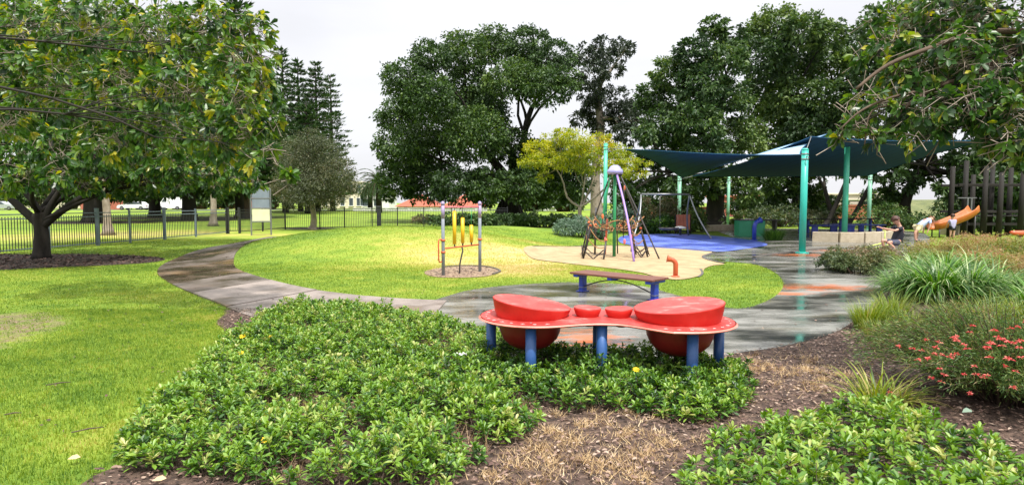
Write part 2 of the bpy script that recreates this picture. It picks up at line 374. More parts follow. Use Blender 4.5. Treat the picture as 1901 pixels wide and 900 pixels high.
M['rubber_blue'] = wet_mat('blue_rubber', (.13, .19, .58), (.05, .08, .40), (.10, .13, .30), s=.8, dryrough=.5, wetrough=.35)
M['rubber_orange'] = noisy('orange_rubber', [(.30, .075, .03), (.52, .13, .05)], 3, (.3, .5), bump=.1)
M['concrete_a'] = wet_mat('concrete_grey', (.17, .14, .12), (.075, .057, .045), (.09, .06, .04), s=1.0, lo=.4, hi=.62, dryrough=.6, wetrough=.25)
M['concrete_b'] = wet_mat('concrete_brown', (.13, .09, .058), (.05, .034, .024), (.19, .12, .06), s=1.2, lo=.36, hi=.55, dryrough=.55, wetrough=.2)
M['concrete_c'] = wet_mat('concrete_pale', (.27, .225, .20), (.17, .135, .115), (.26, .17, .09), s=.9, dryrough=.6, wetrough=.35)
M['kerb'] = noisy('kerb_dark', [(.06, .055, .05), (.12, .11, .10)], 8, (.6, .8))
M['sand'] = noisy('sand', [(.27, .19, .10), (.37, .27, .15), (.45, .34, .20)], 2.2, (.9, .95), bump=.6, bscale=30, dist=.03)
M['sand_bark'] = noisy('sandy_bark', [(.10, .065, .045), (.26, .18, .12), (.38, .29, .19)], 10, (.85, .95), bump=.8, bscale=40, dist=.02)
M['mulch'] = noisy('mulch', [(.02, .012, .009), (.06, .036, .026), (.12, .075, .055), (.20, .14, .10)], 14, (.8, .95), bump=1, bscale=40, dist=.04)
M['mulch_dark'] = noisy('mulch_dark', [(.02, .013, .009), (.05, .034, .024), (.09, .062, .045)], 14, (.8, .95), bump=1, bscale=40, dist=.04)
M['dirt'] = noisy('bare_earth', [(.10, .07, .045), (.24, .17, .11), (.34, .26, .17)], 6, (.85, .95), bump=.8, bscale=40, dist=.02)
M['asphalt'] = noisy('asphalt', [(.05, .05, .05), (.08, .08, .08)], 6, (.6, .8))
M['red_plastic'] = noisy('red_plastic', [(.30, .010, .008), (.47, .015, .010), (.52, .018, .012), (.58, .05, .035)], 4, (.34, .6), bump=.12, bscale=70, dist=.003, detail=12)
M['red_top'] = noisy('red_worn', [(.36, .025, .02), (.50, .04, .035), (.56, .07, .06), (.64, .2, .18)], 5, (.38, .6), bump=.08, bscale=80, dist=.003)
M['red_rim'] = noisy('red_faded_rim', [(.62, .16, .12), (.72, .26, .2)], 8, (.4, .55), bump=.05)
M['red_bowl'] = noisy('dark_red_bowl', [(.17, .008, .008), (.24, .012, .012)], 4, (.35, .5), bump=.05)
M['blue_paint'] = noisy('blue_paint', [(.025, .08, .26), (.04, .12, .34)], 5, (.3, .45), bump=.04)
M['blue_bright'] = noisy('bright_blue_paint', [(.015, .035, .28), (.025, .06, .40)], 5, (.25, .4), bump=.04)
M['white_mark'] = noisy('white_mark', [(.6, .5, .5), (.8, .74, .72)], 10, (.5, .6), bump=0)
M['plank_top'] = noisy('bench_plank', [(.09, .03, .02), (.16, .06, .04), (.22, .09, .06)], 5, (.35, .6), bump=.3, bscale=30, stretch=(.3, 6, 6), dist=.004)
M['teal_a'] = noisy('teal_paint', [(.02, .36, .30), (.03, .44, .36)], 3, (.3, .45), bump=.03)
M['teal_b'] = noisy('sea_green_paint', [(.05, .42, .28), (.10, .55, .38)], 3, (.3, .45), bump=.03)
M['teal_c'] = noisy('pale_green_paint', [(.16, .42, .28), (.28, .55, .40)], 3, (.35, .5), bump=.03)
M['steel'] = noisy('galvanised', [(.17, .175, .18), (.27, .28, .29)], 20, (.35, .5), bump=.03, metal=.6)
M['fence_black'] = noisy('black_fence', [(.012, .013, .015), (.03, .032, .036)], 6, (.35, .5), bump=.02)
M['fence_grey'] = noisy('grey_fence', [(.10, .13, .17), (.16, .20, .25)], 6, (.35, .5), bump=.02)
M['post_grey'] = noisy('post_grey', [(.14, .16, .19), (.25, .28, .33)], 4, (.35, .55), bump=.05)
M['post_purple'] = noisy('post_purple', [(.28, .22, .40), (.38, .30, .5)], 4, (.35, .55), bump=.05)
M['orange_red'] = noisy('orange_red_paint', [(.50, .08, .035), (.62, .13, .05)], 5, (.3, .5), bump=.05)
M['pink_red'] = noisy('pink_red_paint', [(.62, .10, .13), (.7, .18, .2)], 5, (.3, .5), bump=.05)
M['yellow'] = noisy('yellow_chime', [(.80, .42, .01), (.85, .5, .02)], 5, (.3, .5), bump=.03)
M['purple'] = noisy('purple_paint', [(.26, .16, .52), (.36, .24, .62)], 3, (.3, .45), bump=.03)
M['lilac'] = noisy('lilac_cap', [(.26, .25, .56), (.36, .35, .66)], 3, (.3, .45), bump=.03)
M['green_paint'] = noisy('green_paint', [(.02, .20, .07), (.03, .28, .11)], 3, (.3, .45), bump=.03)
M['green_box'] = noisy('green_panel', [(.02, .24, .12), (.04, .32, .17)], 3, (.4, .5), bump=.03)
M['dark_tube'] = noisy('dark_tube', [(.03, .03, .035), (.07, .06, .06)], 3, (.4, .6), bump=.03)
M['rope'] = noisy('rope', [(.25, .12, .05), (.42, .22, .10)], 30, (.7, .9), bump=.5)
M['rope_black'] = noisy('black_rope', [(.02, .018, .02), (.06, .045, .045)], 30, (.7, .9), bump=.5)
M['grip'] = noisy('orange_grip', [(.65, .12, .04), (.75, .2, .07)], 5, (.4, .5), bump=0)
M['limestone'] = noisy('limestone', [(.36, .30, .21), (.46, .39, .28), (.52, .45, .34)], 4, (.8, .95), bump=.5, bscale=18)
M['brick'] = noisy('brick_red', [(.30, .09, .06), (.40, .13, .08), (.46, .17, .11)], 2, (.8, .9), bump=.3)
M['roof_red'] = noisy('terracotta', [(.33, .08, .045), (.42, .11, .06)], 2, (.7, .85), bump=.4, bscale=6, stretch=(1, 6, 1))
M['render_cream'] = noisy('cream_render', [(.62, .55, .42), (.70, .64, .52)], 1, (.8, .9), bump=.1)
M['render_white'] = noisy('white_render', [(.66, .66, .66), (.78, .78, .77)], 1, (.8, .9), bump=.1)
M['window'] = noisy('window_glass', [(.03, .04, .05), (.08, .10, .12)], 1, (.08, .15), bump=0)
M['car_white'] = noisy('white_paint', [(.74, .75, .76), (.8, .8, .8)], 1, (.2, .28), bump=0)
M['car_silver'] = noisy('silver_paint', [(.42, .44, .47), (.5, .52, .55)], 1, (.22, .3), bump=0, metal=.5)
M['rubber'] = noisy('tyre', [(.015, .015, .015), (.03, .03, .03)], 10, (.7, .8), bump=0)
M['timber_dark'] = noisy('dark_timber', [(.006, .005, .004), (.016, .012, .009)], 4, (.7, .9), bump=.4, stretch=(1, 1, .2))
M['orange_slide'] = noisy('orange_plastic', [(.42, .11, .02), (.52, .16, .03)], 3, (.3, .5), bump=.05)
M['yellow_green'] = noisy('lime_paint', [(.45, .55, .10), (.55, .62, .16)], 3, (.4, .5), bump=0)
M['panel_blue'] = noisy('slate_panel', [(.17, .21, .27), (.24, .28, .34)], 4, (.3, .45), bump=0)
M['panel_cream'] = noisy('cream_panel', [(.62, .62, .42), (.70, .70, .52)], 3, (.5, .6), bump=0)
M['skin'] = noisy('skin', [(.50, .27, .19), (.60, .34, .25)], 6, (.5, .6), bump=0)
M['hair'] = noisy('hair_brown', [(.04, .015, .01), (.09, .035, .02)], 20, (.5, .6), bump=.4)
M['hair_fair'] = noisy('hair_fair', [(.25, .15, .08), (.38, .25, .14)], 20, (.5, .6), bump=.4)
M['cloth_navy'] = noisy('navy_cloth', [(.010, .011, .02), (.02, .022, .035)], 10, (.8, .9), bump=.2)
M['cloth_short'] = noisy('slate_cloth', [(.05, .055, .09), (.08, .085, .13)], 10, (.8, .9), bump=.2)
M['cloth_sky'] = noisy('pale_blue_cloth', [(.42, .50, .78), (.52, .60, .84)], 10, (.8, .9), bump=.2)
M['cloth_cream'] = noisy('cream_cloth', [(.60, .52, .30), (.68, .60, .40)], 10, (.8, .9), bump=.2)
M['cloth_lilac'] = noisy('lilac_cloth', [(.34, .32, .50), (.44, .42, .60)], 10, (.8, .9), bump=.2)
M['eye'] = mat('eye_dark', (.02, .015, .01), .3); M['lip'] = mat('lip', (.45, .14, .12), .5)
M['litter'] = mat('white_litter', (.78, .78, .76), .5)
M['twig'] = noisy('twig', [(.05, .035, .025), (.14, .10, .07)], 8, (.8, .9), bump=.3)
M['wire'] = mat('wire', (.25, .22, .2), .4, .5)

def sail_mat():
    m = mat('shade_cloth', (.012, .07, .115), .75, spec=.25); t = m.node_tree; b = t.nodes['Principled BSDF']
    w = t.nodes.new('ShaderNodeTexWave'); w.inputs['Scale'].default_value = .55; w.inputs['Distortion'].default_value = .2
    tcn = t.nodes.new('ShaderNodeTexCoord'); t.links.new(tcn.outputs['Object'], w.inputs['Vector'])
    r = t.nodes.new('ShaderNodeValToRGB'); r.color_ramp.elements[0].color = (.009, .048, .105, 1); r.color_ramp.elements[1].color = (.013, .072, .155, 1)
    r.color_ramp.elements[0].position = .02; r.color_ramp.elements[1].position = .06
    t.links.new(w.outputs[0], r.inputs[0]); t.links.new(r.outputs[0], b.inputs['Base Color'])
    tr = t.nodes.new('ShaderNodeBsdfTranslucent'); tr.inputs[0].default_value = (.01, .07, .16, 1)
    ms = t.nodes.new('ShaderNodeMixShader'); ms.inputs[0].default_value = .12; out = t.nodes['Material Output']
    t.links.new(b.outputs[0], ms.inputs[1]); t.links.new(tr.outputs[0], ms.inputs[2]); t.links.new(ms.outputs[0], out.inputs[0])
    return m
M['sail'] = sail_mat()
M['sail_top'] = noisy('shade_cloth_lit', [(.24, .38, .52), (.30, .45, .60)], 1, (.6, .7), bump=.05)  # paler upper face, sunlight on the sail put into its colour

# ------------------------------------------------------------ outlines, measured on the ground
def S(lst, n=5, z=0.0): return smooth_poly(GP(lst, z), n)
island = S([(800, 558), (740, 556), (650, 549), (560, 536), (480, 516), (441, 500), (434, 487), (450, 473), (500, 459), (560, 446), (640, 436), (760, 424), (900, 418), (1045, 421), (1100, 440), (1180, 455), (1330, 474), (1395, 489), (1440, 506), (1456, 528), (1438, 553), (1385, 574), (1330, 570), (1262, 552), (1180, 532), (1060, 527), (960, 531), (880, 540)])
sand = S([(972, 470), (1000, 464), (1060, 459), (1150, 457), (1240, 461), (1308, 466), (1322, 470), (1307, 477), (1322, 486), (1345, 491), (1322, 494), (1308, 500), (1300, 512), (1262, 520), (1225, 516), (1180, 505), (1110, 496), (1040, 488), (990, 481)])
plaza = S([(770, 572), (830, 552), (880, 539), (960, 530), (1060, 525), (1180, 530), (1262, 550), (1330, 568), (1385, 572), (1438, 551), (1454, 528), (1438, 506), (1395, 490), (1330, 484), (1305, 476), (1335, 468), (1370, 462), (1400, 452), (1360, 440), (1340, 425), (1500, 425), (1700, 430), (1720, 470), (1660, 500), (1640, 520), (1630, 552), (1590, 592), (1540, 622), (1440, 646), (1365, 657), (1200, 690), (1000, 690), (880, 640), (790, 590)])
blue = S([(1160, 438), (1230, 435), (1310, 437), (1390, 446), (1425, 455), (1380, 463), (1330, 468), (1260, 463), (1190, 458), (1150, 450)])
mulchL = S([(-120, 478), (0, 472), (60, 473), (150, 472), (250, 475), (305, 480), (285, 487), (200, 493), (100, 497), (0, 502), (-120, 508)])
bare = S([(-60, 590), (0, 582), (60, 574), (120, 580), (155, 594), (120, 612), (70, 632), (20, 650), (-60, 668)])
chime_c = S([(788, 507), (805, 500), (850, 495), (900, 496), (928, 504), (905, 513), (850, 516), (805, 514)])
bed = smooth_poly(GP([(150, 900), (250, 850), (330, 780), (380, 690), (418, 620), (402, 600), (415, 586), (445, 574)]) + GP([(700, 585), (840, 602), (1000, 660), (1200, 668), (1365, 655), (1440, 645), (1540, 621), (1592, 590), (1632, 553), (1642, 520), (1560, 510), (1545, 485), (1600, 470), (1700, 462), (1901, 455)]) + [(40, 22), (40, 0), (5, .5), (-.5, 1.2), (-2.2, 2.6)], 4)
cover_main = smooth_poly(GP([(235, 850), (232, 800), (290, 740), (370, 670), (420, 620), (408, 590), (440, 572), (520, 560), (640, 565), (740, 577), (810, 588), (900, 615), (1010, 640), (1150, 655), (1300, 665), (1385, 685), (1400, 712), (1370, 748), (1290, 765), (1190, 748), (1110, 740), (1060, 745), (1020, 728), (1000, 760), (940, 815), (860, 850), (800, 905), (700, 935), (560, 905), (430, 868), (330, 850)], .10), 4)
cover_right = smooth_poly(GP([(1255, 930), (1275, 860), (1300, 815), (1400, 790), (1500, 775), (1620, 745), (1720, 780), (1901, 850), (2050, 980), (1700, 1200), (1300, 1200)], .08), 4)

# ------------------------------------------------------------ ground sheet
def dry(x, y):
    """how straw-coloured the grass is, by place, with painted shade behind the mound"""
    def g(px, py, sx, sy, a):
        cx, cy = G(px, py); return a * np.exp(-((x - cx) / sx) ** 2 - ((y - cy) / sy) ** 2)
    d = .40 + .10 * vnoise(x, y, 5.0) + .10 * vnoise(x, y, 1.3) + .09 * vnoise(x + 3, y - 8, .45)
    d = d + g(930, 480, 3.0, 3.2, .50) + g(1010, 500, 2.2, 1.6, .22) + g(860, 505, 1.2, 1.2, .12) + g(700, 478, 2.0, 2.5, .12) + g(120, 438, 6, 5, .30) + g(330, 432, 5, 5, .22) + g(520, 437, 2.2, 1.8, .28)
    d = d + g(990, 458, 1.6, 1.2, .3) + g(210, 800, .5, .45, .28) + g(395, 590, .4, .4, .2) + g(300, 545, 1.2, .8, .08) + g(60, 510, 3, .8, .12)
    d = d - g(960, 430, 5, 4.5, .28) - g(500, 480, 3, 4, .07) - g(1250, 505, 2, 2, .05) + .02 * sstep(40, 60, y)  # first term paints the shaded back of the mound as darker green
    return np.clip(d, .05, 1)
def bareness(x, y):
    ed = edgedist(x, y, bare) * np.where(inpoly(x, y, bare), 1, -1)
    return np.clip(.5 + ed / .5, 0, 1)
def axis(lst):
    out = []
    for a, b, s in lst: out += list(np.arange(a, b, s))
    return np.array(out + [lst[-1][1]])
xs = axis([(-900, -100, 50), (-100, -30, 5), (-30, -18, 1), (-18, 14, .3), (14, 40, 1), (40, 100, 5), (100, 900, 50)])
ys = axis([(-60, 0, 5), (0, 2, .5), (2, 36, .3), (36, 60, 1), (60, 110, 2.5), (110, 200, 10), (200, 1400, 60)])
gx, gy = np.meshgrid(xs, ys); V = np.stack([gx, gy, tz(gx, gy)], -1).reshape(-1, 3)
nx, ny = len(xs), len(ys)
ii = (np.arange(ny - 1)[:, None] * nx + np.arange(nx - 1)[None, :]).ravel()
loops = np.stack([ii, ii + 1, ii + nx + 1, ii + nx], 1).ravel()
g = arrmesh('ground', V, loops, np.arange(len(ii)) * 4, M['lawn'], None, dry(gx, gy).ravel(), True, bareness(gx, gy).ravel())
tag(g, 'green and straw coloured lawn rising in a low mound beyond the path', kind='structure')
def sheet(name, poly, dz, m, label, kind='structure', step=.6, parent=None):
    x = np.array([p[0] for p in poly]); y = np.array([p[1] for p in poly])
    gx, gy = np.meshgrid(np.arange(x.min(), x.max(), step), np.arange(y.min(), y.max(), step)); gx = gx.ravel(); gy = gy.ravel()
    k = inpoly(gx, gy, poly) & (edgedist(gx, gy, poly) > step * .3) & (gy < 45) & (abs(gx) < 30)
    pts = [Vector(p[:2]) for p in poly] + [Vector((a, b)) for a, b in zip(gx[k], gy[k])]; n = len(poly)
    r = geometry.delaunay_2d_cdt(pts, [(i, (i + 1) % n) for i in range(n)], [], 1, 1e-5)
    vs = [(p.x, p.y, float(tz(p.x, p.y)) + dz) for p in r[0]]
    b = B(); b.add(vs, [tuple(f) for f in r[2]]); o = b.build(name, m, parent)
    if parent is None: tag(o, label, kind=kind)
    return o
sheet('plaza', plaza, .010, M['plaza'], 'wet grey rubber play surface with puddles winding round the lawn island')
sheet('blue_rubber_surface', blue, .022, M['rubber_blue'], 'blue wet rubber surface under the swings')
sheet('sand', sand, .018, M['sand'], 'pale sand play area round the rope climber')
sheet('garden_bed', bed, .006, M['mulch'], 'bark mulch garden bed in the foreground')
sheet('tree_mulch', mulchL, .012, M['mulch_dark'], 'dark mulch ring under the big tree at left')
sheet('chime_surround', chime_c, .012, M['sand_bark'], 'round bark patch under the chime frame', step=.3)
# darker raised edging strips
def strip(name, pts, w, h, m, label=None, parent=None, dz=0):
    b = B(); pts = [Vector((p[0], p[1], 0)) for p in pts]; vs = []; fs = []
    for i, p in enumerate(pts):
        t = (pts[min(i + 1, len(pts) - 1)] - pts[max(i - 1, 0)]).normalized(); s_ = Vector((-t.y, t.x, 0)) * w / 2
        z = float(tz(p.x, p.y)) + dz
        vs += [(p.x - s_.x, p.y - s_.y, z - .05), (p.x - s_.x, p.y - s_.y, z + h), (p.x + s_.x, p.y + s_.y, z + h), (p.x + s_.x, p.y + s_.y, z - .05)]
    for i in range(len(pts) - 1):
        for k in range(3): fs.append((i * 4 + k, i * 4 + k + 1, i * 4 + 4 + k + 1, i * 4 + 4 + k))
    b.add(vs, fs); o = b.build(name, m, parent)
    if label: tag(o, label, kind='structure')
    return o
strip('kerb', smooth_poly(GP([(990, 466), (1060, 458.5), (1150, 456.5), (1240, 460.5), (1305, 466), (1330, 469)]), 6, False), .09, .03, M['kerb'], 'dark edging strip behind the sand area')
strip('kerb', smooth_poly(GP([(1345, 489), (1318, 484), (1306, 477), (1325, 470)]), 6, False), .1, .03, M['kerb'], 'dark edging strip round the tongue of grey rubber')
strip('kerb', smooth_poly(GP([(1400, 478), (1450, 470), (1530, 462), (1620, 461), (1700, 458)]), 6, False), .1, .03, M['kerb'], 'dark edging strip behind the turquoise pole')
strip('kerb', smooth_poly(GP([(1300, 500), (1304, 508), (1296, 515)]), 6, False), .05, .02, M['kerb'], 'thin edging beside the orange talk tube')
strip('kerb', smooth_poly(GP([(820, 497), (850, 494.5), (900, 495.5), (928, 503.5), (915, 510)]), 6, False), .04, .035, M['kerb'], 'thin edging round the chime frame patch')
strip('kerb', smooth_poly(GP([(760, 574), (830, 551.5), (880, 538.5), (960, 529.5), (1060, 524.5)]), 6, False), .05, .012, M['kerb'], 'thin pale seam between lawn and wet rubber')

# concrete path in slabs
pathL = smooth_poly(GP([(500, 440), (420, 455), (350, 473), (308, 489), (292, 505), (305, 520), (340, 538), (400, 562), (470, 590), (600, 612), (760, 640)]), 6, False)
pathR = smooth_poly(GP([(575, 440), (520, 452), (470, 465), (442, 477), (434, 488), (441, 500), (480, 515), (560, 535), (650, 548), (740, 556), (830, 560)]), 6, False)
path_poly = pathL + pathR[::-1]
pth = empty('path', (0, 0, 0)); tag(pth, 'curving damp concrete path of separate slabs', kind='structure')
sheet('path_base', path_poly, .006, M['mulch_dark'], None, parent=pth)
tg = [0, 4, 8, 13, 18, 23, 28.5, 33, 38, 44, 50, 60]
def at(pl, t):
    i = min(int(t), len(pl) - 2); k = t - i; return Vector((pl[i][0] * (1 - k) + pl[i + 1][0] * k, pl[i][1] * (1 - k) + pl[i + 1][1] * k))
pm = ['concrete_a', 'concrete_b', 'concrete_a', 'concrete_b', 'concrete_a', 'concrete_b', 'concrete_b', 'concrete_a', 'concrete_c', 'concrete_c', 'concrete_c']
for i in range(len(tg) - 1):
    n = 6; a0, a1 = tg[i] + .06, tg[i + 1] - .06
    Ls = [at(pathL, a0 + (a1 - a0) * k / n) for k in range(n + 1)]; Rs = [at(pathR, a0 + (a1 - a0) * k / n) for k in range(n + 1)]
    bs = B(); hh = .022 + .004 * (i % 3); W_ = 5; vs = []
    for k in range(n + 1):
        for j in range(W_ + 1):
            p = Ls[k].lerp(Rs[k], j / W_); vs.append((p.x, p.y, float(tz(p.x, p.y)) + hh))
    m_ = W_ + 1; top = [(k * m_ + j, (k + 1) * m_ + j, (k + 1) * m_ + j + 1, k * m_ + j + 1) for k in range(n) for j in range(W_)]
    per = [k * m_ for k in range(n)] + [n * m_ + j for j in range(W_)] + [k * m_ + W_ for k in range(n, 0, -1)] + [j for j in range(W_, 0, -1)]
    nv = len(vs); vs += [(vs[q][0], vs[q][1], vs[q][2] - .07) for q in per]; L_ = len(per)
    bs.add(vs, top + [(per[q], nv + q, nv + (q + 1) % L_, per[(q + 1) % L_]) for q in range(L_)]); bs.build('slab', M[pm[i]], pth)

# ------------------------------------------------------------ grass blades
def scatter(n, x0, x1, y0, y1): return rng.uniform(x0, x1, n), rng.uniform(y0, y1, n)
def grass_mask(x, y):
    x = x + rng.normal(0, .035, len(x)); y = y + rng.normal(0, .035, len(x))
    ws = .12 * np.clip((y - 10) / 6, 0, 1)
    xs_, ys_ = x + rng.normal(0, 1, len(x)) * ws, y + rng.normal(0, 1, len(x)) * ws
    k = ~(inpoly(x, y, plaza) | inpoly(x, y, bed) | inpoly(x, y, path_poly) | inpoly(x, y, mulchL) | inpoly(xs_, ys_, sand) | inpoly(xs_, ys_, chime_c))
    isl = inpoly(x, y, island)
    k |= (isl & ~inpoly(xs_, ys_, sand) & ~inpoly(xs_, ys_, chime_c) & ~inpoly(x, y, path_poly))
    k &= rng.random(len(x)) > .8 * bareness(x, y) + .25 * np.clip(vnoise(x, y, .7), 0, 1) * bareness(x, y)
    return k & (np.abs(x) < y * .92 + 1)
def blades(name, n, x0, x1, y0, y1, h, w, mname='grass', maskf=grass_mask, tintf=None, label=None, lean=.5):
    x, y = scatter(n, x0, x1, y0, y1)
    k = maskf(x, y); x, y = x[k], y[k]; n = len(x); z = tz(x, y)
    az = rng.uniform(0, 6.28, n); ln = rng.uniform(.05, lean, n); hh = h * rng.uniform(.5, 1.2, n)
    base = np.stack([x, y, z], 1); d = np.stack([np.cos(az) * ln, np.sin(az) * ln, np.ones(n)], 1) * hh[:, None]
    s_ = np.stack([np.cos(az + 1.57 + rng.normal(0, .8, n)), np.sin(az + 1.57 + rng.normal(0, .8, n)), np.zeros(n)], 1) * (w * rng.uniform(.7, 1.3, n))[:, None] / 2
    V = np.stack([base - s_, base + s_, base + d], 1).reshape(-1, 3)
    t = np.clip((tintf(x, y) if tintf else dry(x, y)) + rng.normal(0, .13, n) - .03 + .13 * vnoise(x, y, .14) + .10 * vnoise(x + 5, y, .33), 0, 1)
    return tag(arrmesh(name, V, np.arange(3 * n), np.arange(n) * 3, M[mname], None, np.repeat(t, 3)), label, 'grass', kind='stuff')
blades('lawn_grass', 300000, -7, .5, 3.2, 9.2, .030, .006, label='short green grass of the near lawn left of the ground cover')
blades('lawn_grass', 210000, -13, 7, 8.3, 15.8, .030, .009, label='short green grass of the lawn along the path and in front of the bench')
blades('lawn_grass', 120000, -18, 8, 14.2, 27, .034, .015, label='green and yellow grass of the mound and by the black fence')
def bedmask(x, y):
    k = inpoly(x, y, bed) & ~inpoly(x, y, cover_right) & ~(inpoly(x, y, cover_main) & (edgedist(x, y, cover_main) > .1)) & ~inpoly(x, y, plaza)
    cx, cy = G(1080, 850); r = np.exp(-((x - cx) / 1.0) ** 2 - ((y - cy) / .9) ** 2) + .8 * np.exp(-((x - G(1440, 690)[0]) / .8) ** 2 - ((y - G(1440, 690)[1]) / .6) ** 2)
    nzv = vnoise(x, y, .40) * .7 + vnoise(x + 9, y, .9) * .5 + vnoise(x - 4, y + 2, .16) * .4
    return k & (rng.random(len(x)) < np.clip(r * .8 + nzv * 1.2 - .36, .02, 1) * np.clip(r * 3 + .1, 0, 1)) & (y > 3)
blades('dead_grass', 150000, -1.6, 3.6, 3.0, 7.0, .045, .0065, 'straw', bedmask, lambda x, y: .62 + .25 * vnoise(x, y, .8), 'dry straw coloured grass over the mulch', lean=2.2)
# bark chips and dry leaves
def chips(name, n, poly, m, L, label, x0, x1, y0, y1, tint=(0, 1)):
    x, y = scatter(n, x0, x1, y0, y1); k = inpoly(x, y, poly) & (np.abs(x) < y * .95 + 1); x, y = x[k], y[k]; n = len(x)
    az = rng.uniform(0, 6.28, n); D = np.stack([np.cos(az), np.sin(az), rng.uniform(-.2, .35, n)], 1)
    N = np.stack([rng.normal(0, .35, n), rng.normal(0, .35, n), np.ones(n)], 1); LL = L * rng.uniform(.5, 1.3, n)
    o = leaves(name, np.stack([x, y, tz(x, y) + .014 + rng.uniform(0, .015, n)], 1), D, N, LL, LL * rng.uniform(.3, .6, n), rng.uniform(*tint, n), m, shape='o', fold=.1, droop=.05)
    return tag(o, label, 'mulch', kind='stuff')
M['chip'] = leafmat('bark_chip', [(.02, .012, .009), (.06, .034, .026), (.13, .075, .06), (.24, .155, .12), (.42, .32, .25)], .8, .05)
chips('bark_chips', 62000, bed, M['chip'], .035, 'bark chips and dry leaves over the garden bed', -5, 5, 3.0, 10.5)
chips('bark_chips', 7000, mulchL, M['chip'], .09, 'bark chips under the big tree at left', -17, -8, 14, 20, (0, .6))
chips('bark_chips', 2500, chime_c, M['chip'], .05, 'bark chips round the chime frame posts', -3, 0, 12, 16, (.3, 1))

chips('leaf_litter', 420, plaza, M['chip'], .05, 'scattered fallen leaves on the wet play surface', -2, 12, 6, 24, (.3, 1))
chips('leaf_litter', 260, path_poly, M['chip'], .05, 'scattered fallen leaves on the concrete path', -10, 1, 8, 26, (.2, .9))
chips('leaf_litter', 500, [(-9, 3.2), (.4, 3.2), (.4, 12), (-12, 12)], M['chip'], .035, 'small brown leaves scattered on the near lawn', -9, .4, 3.2, 12, (.1, .8))
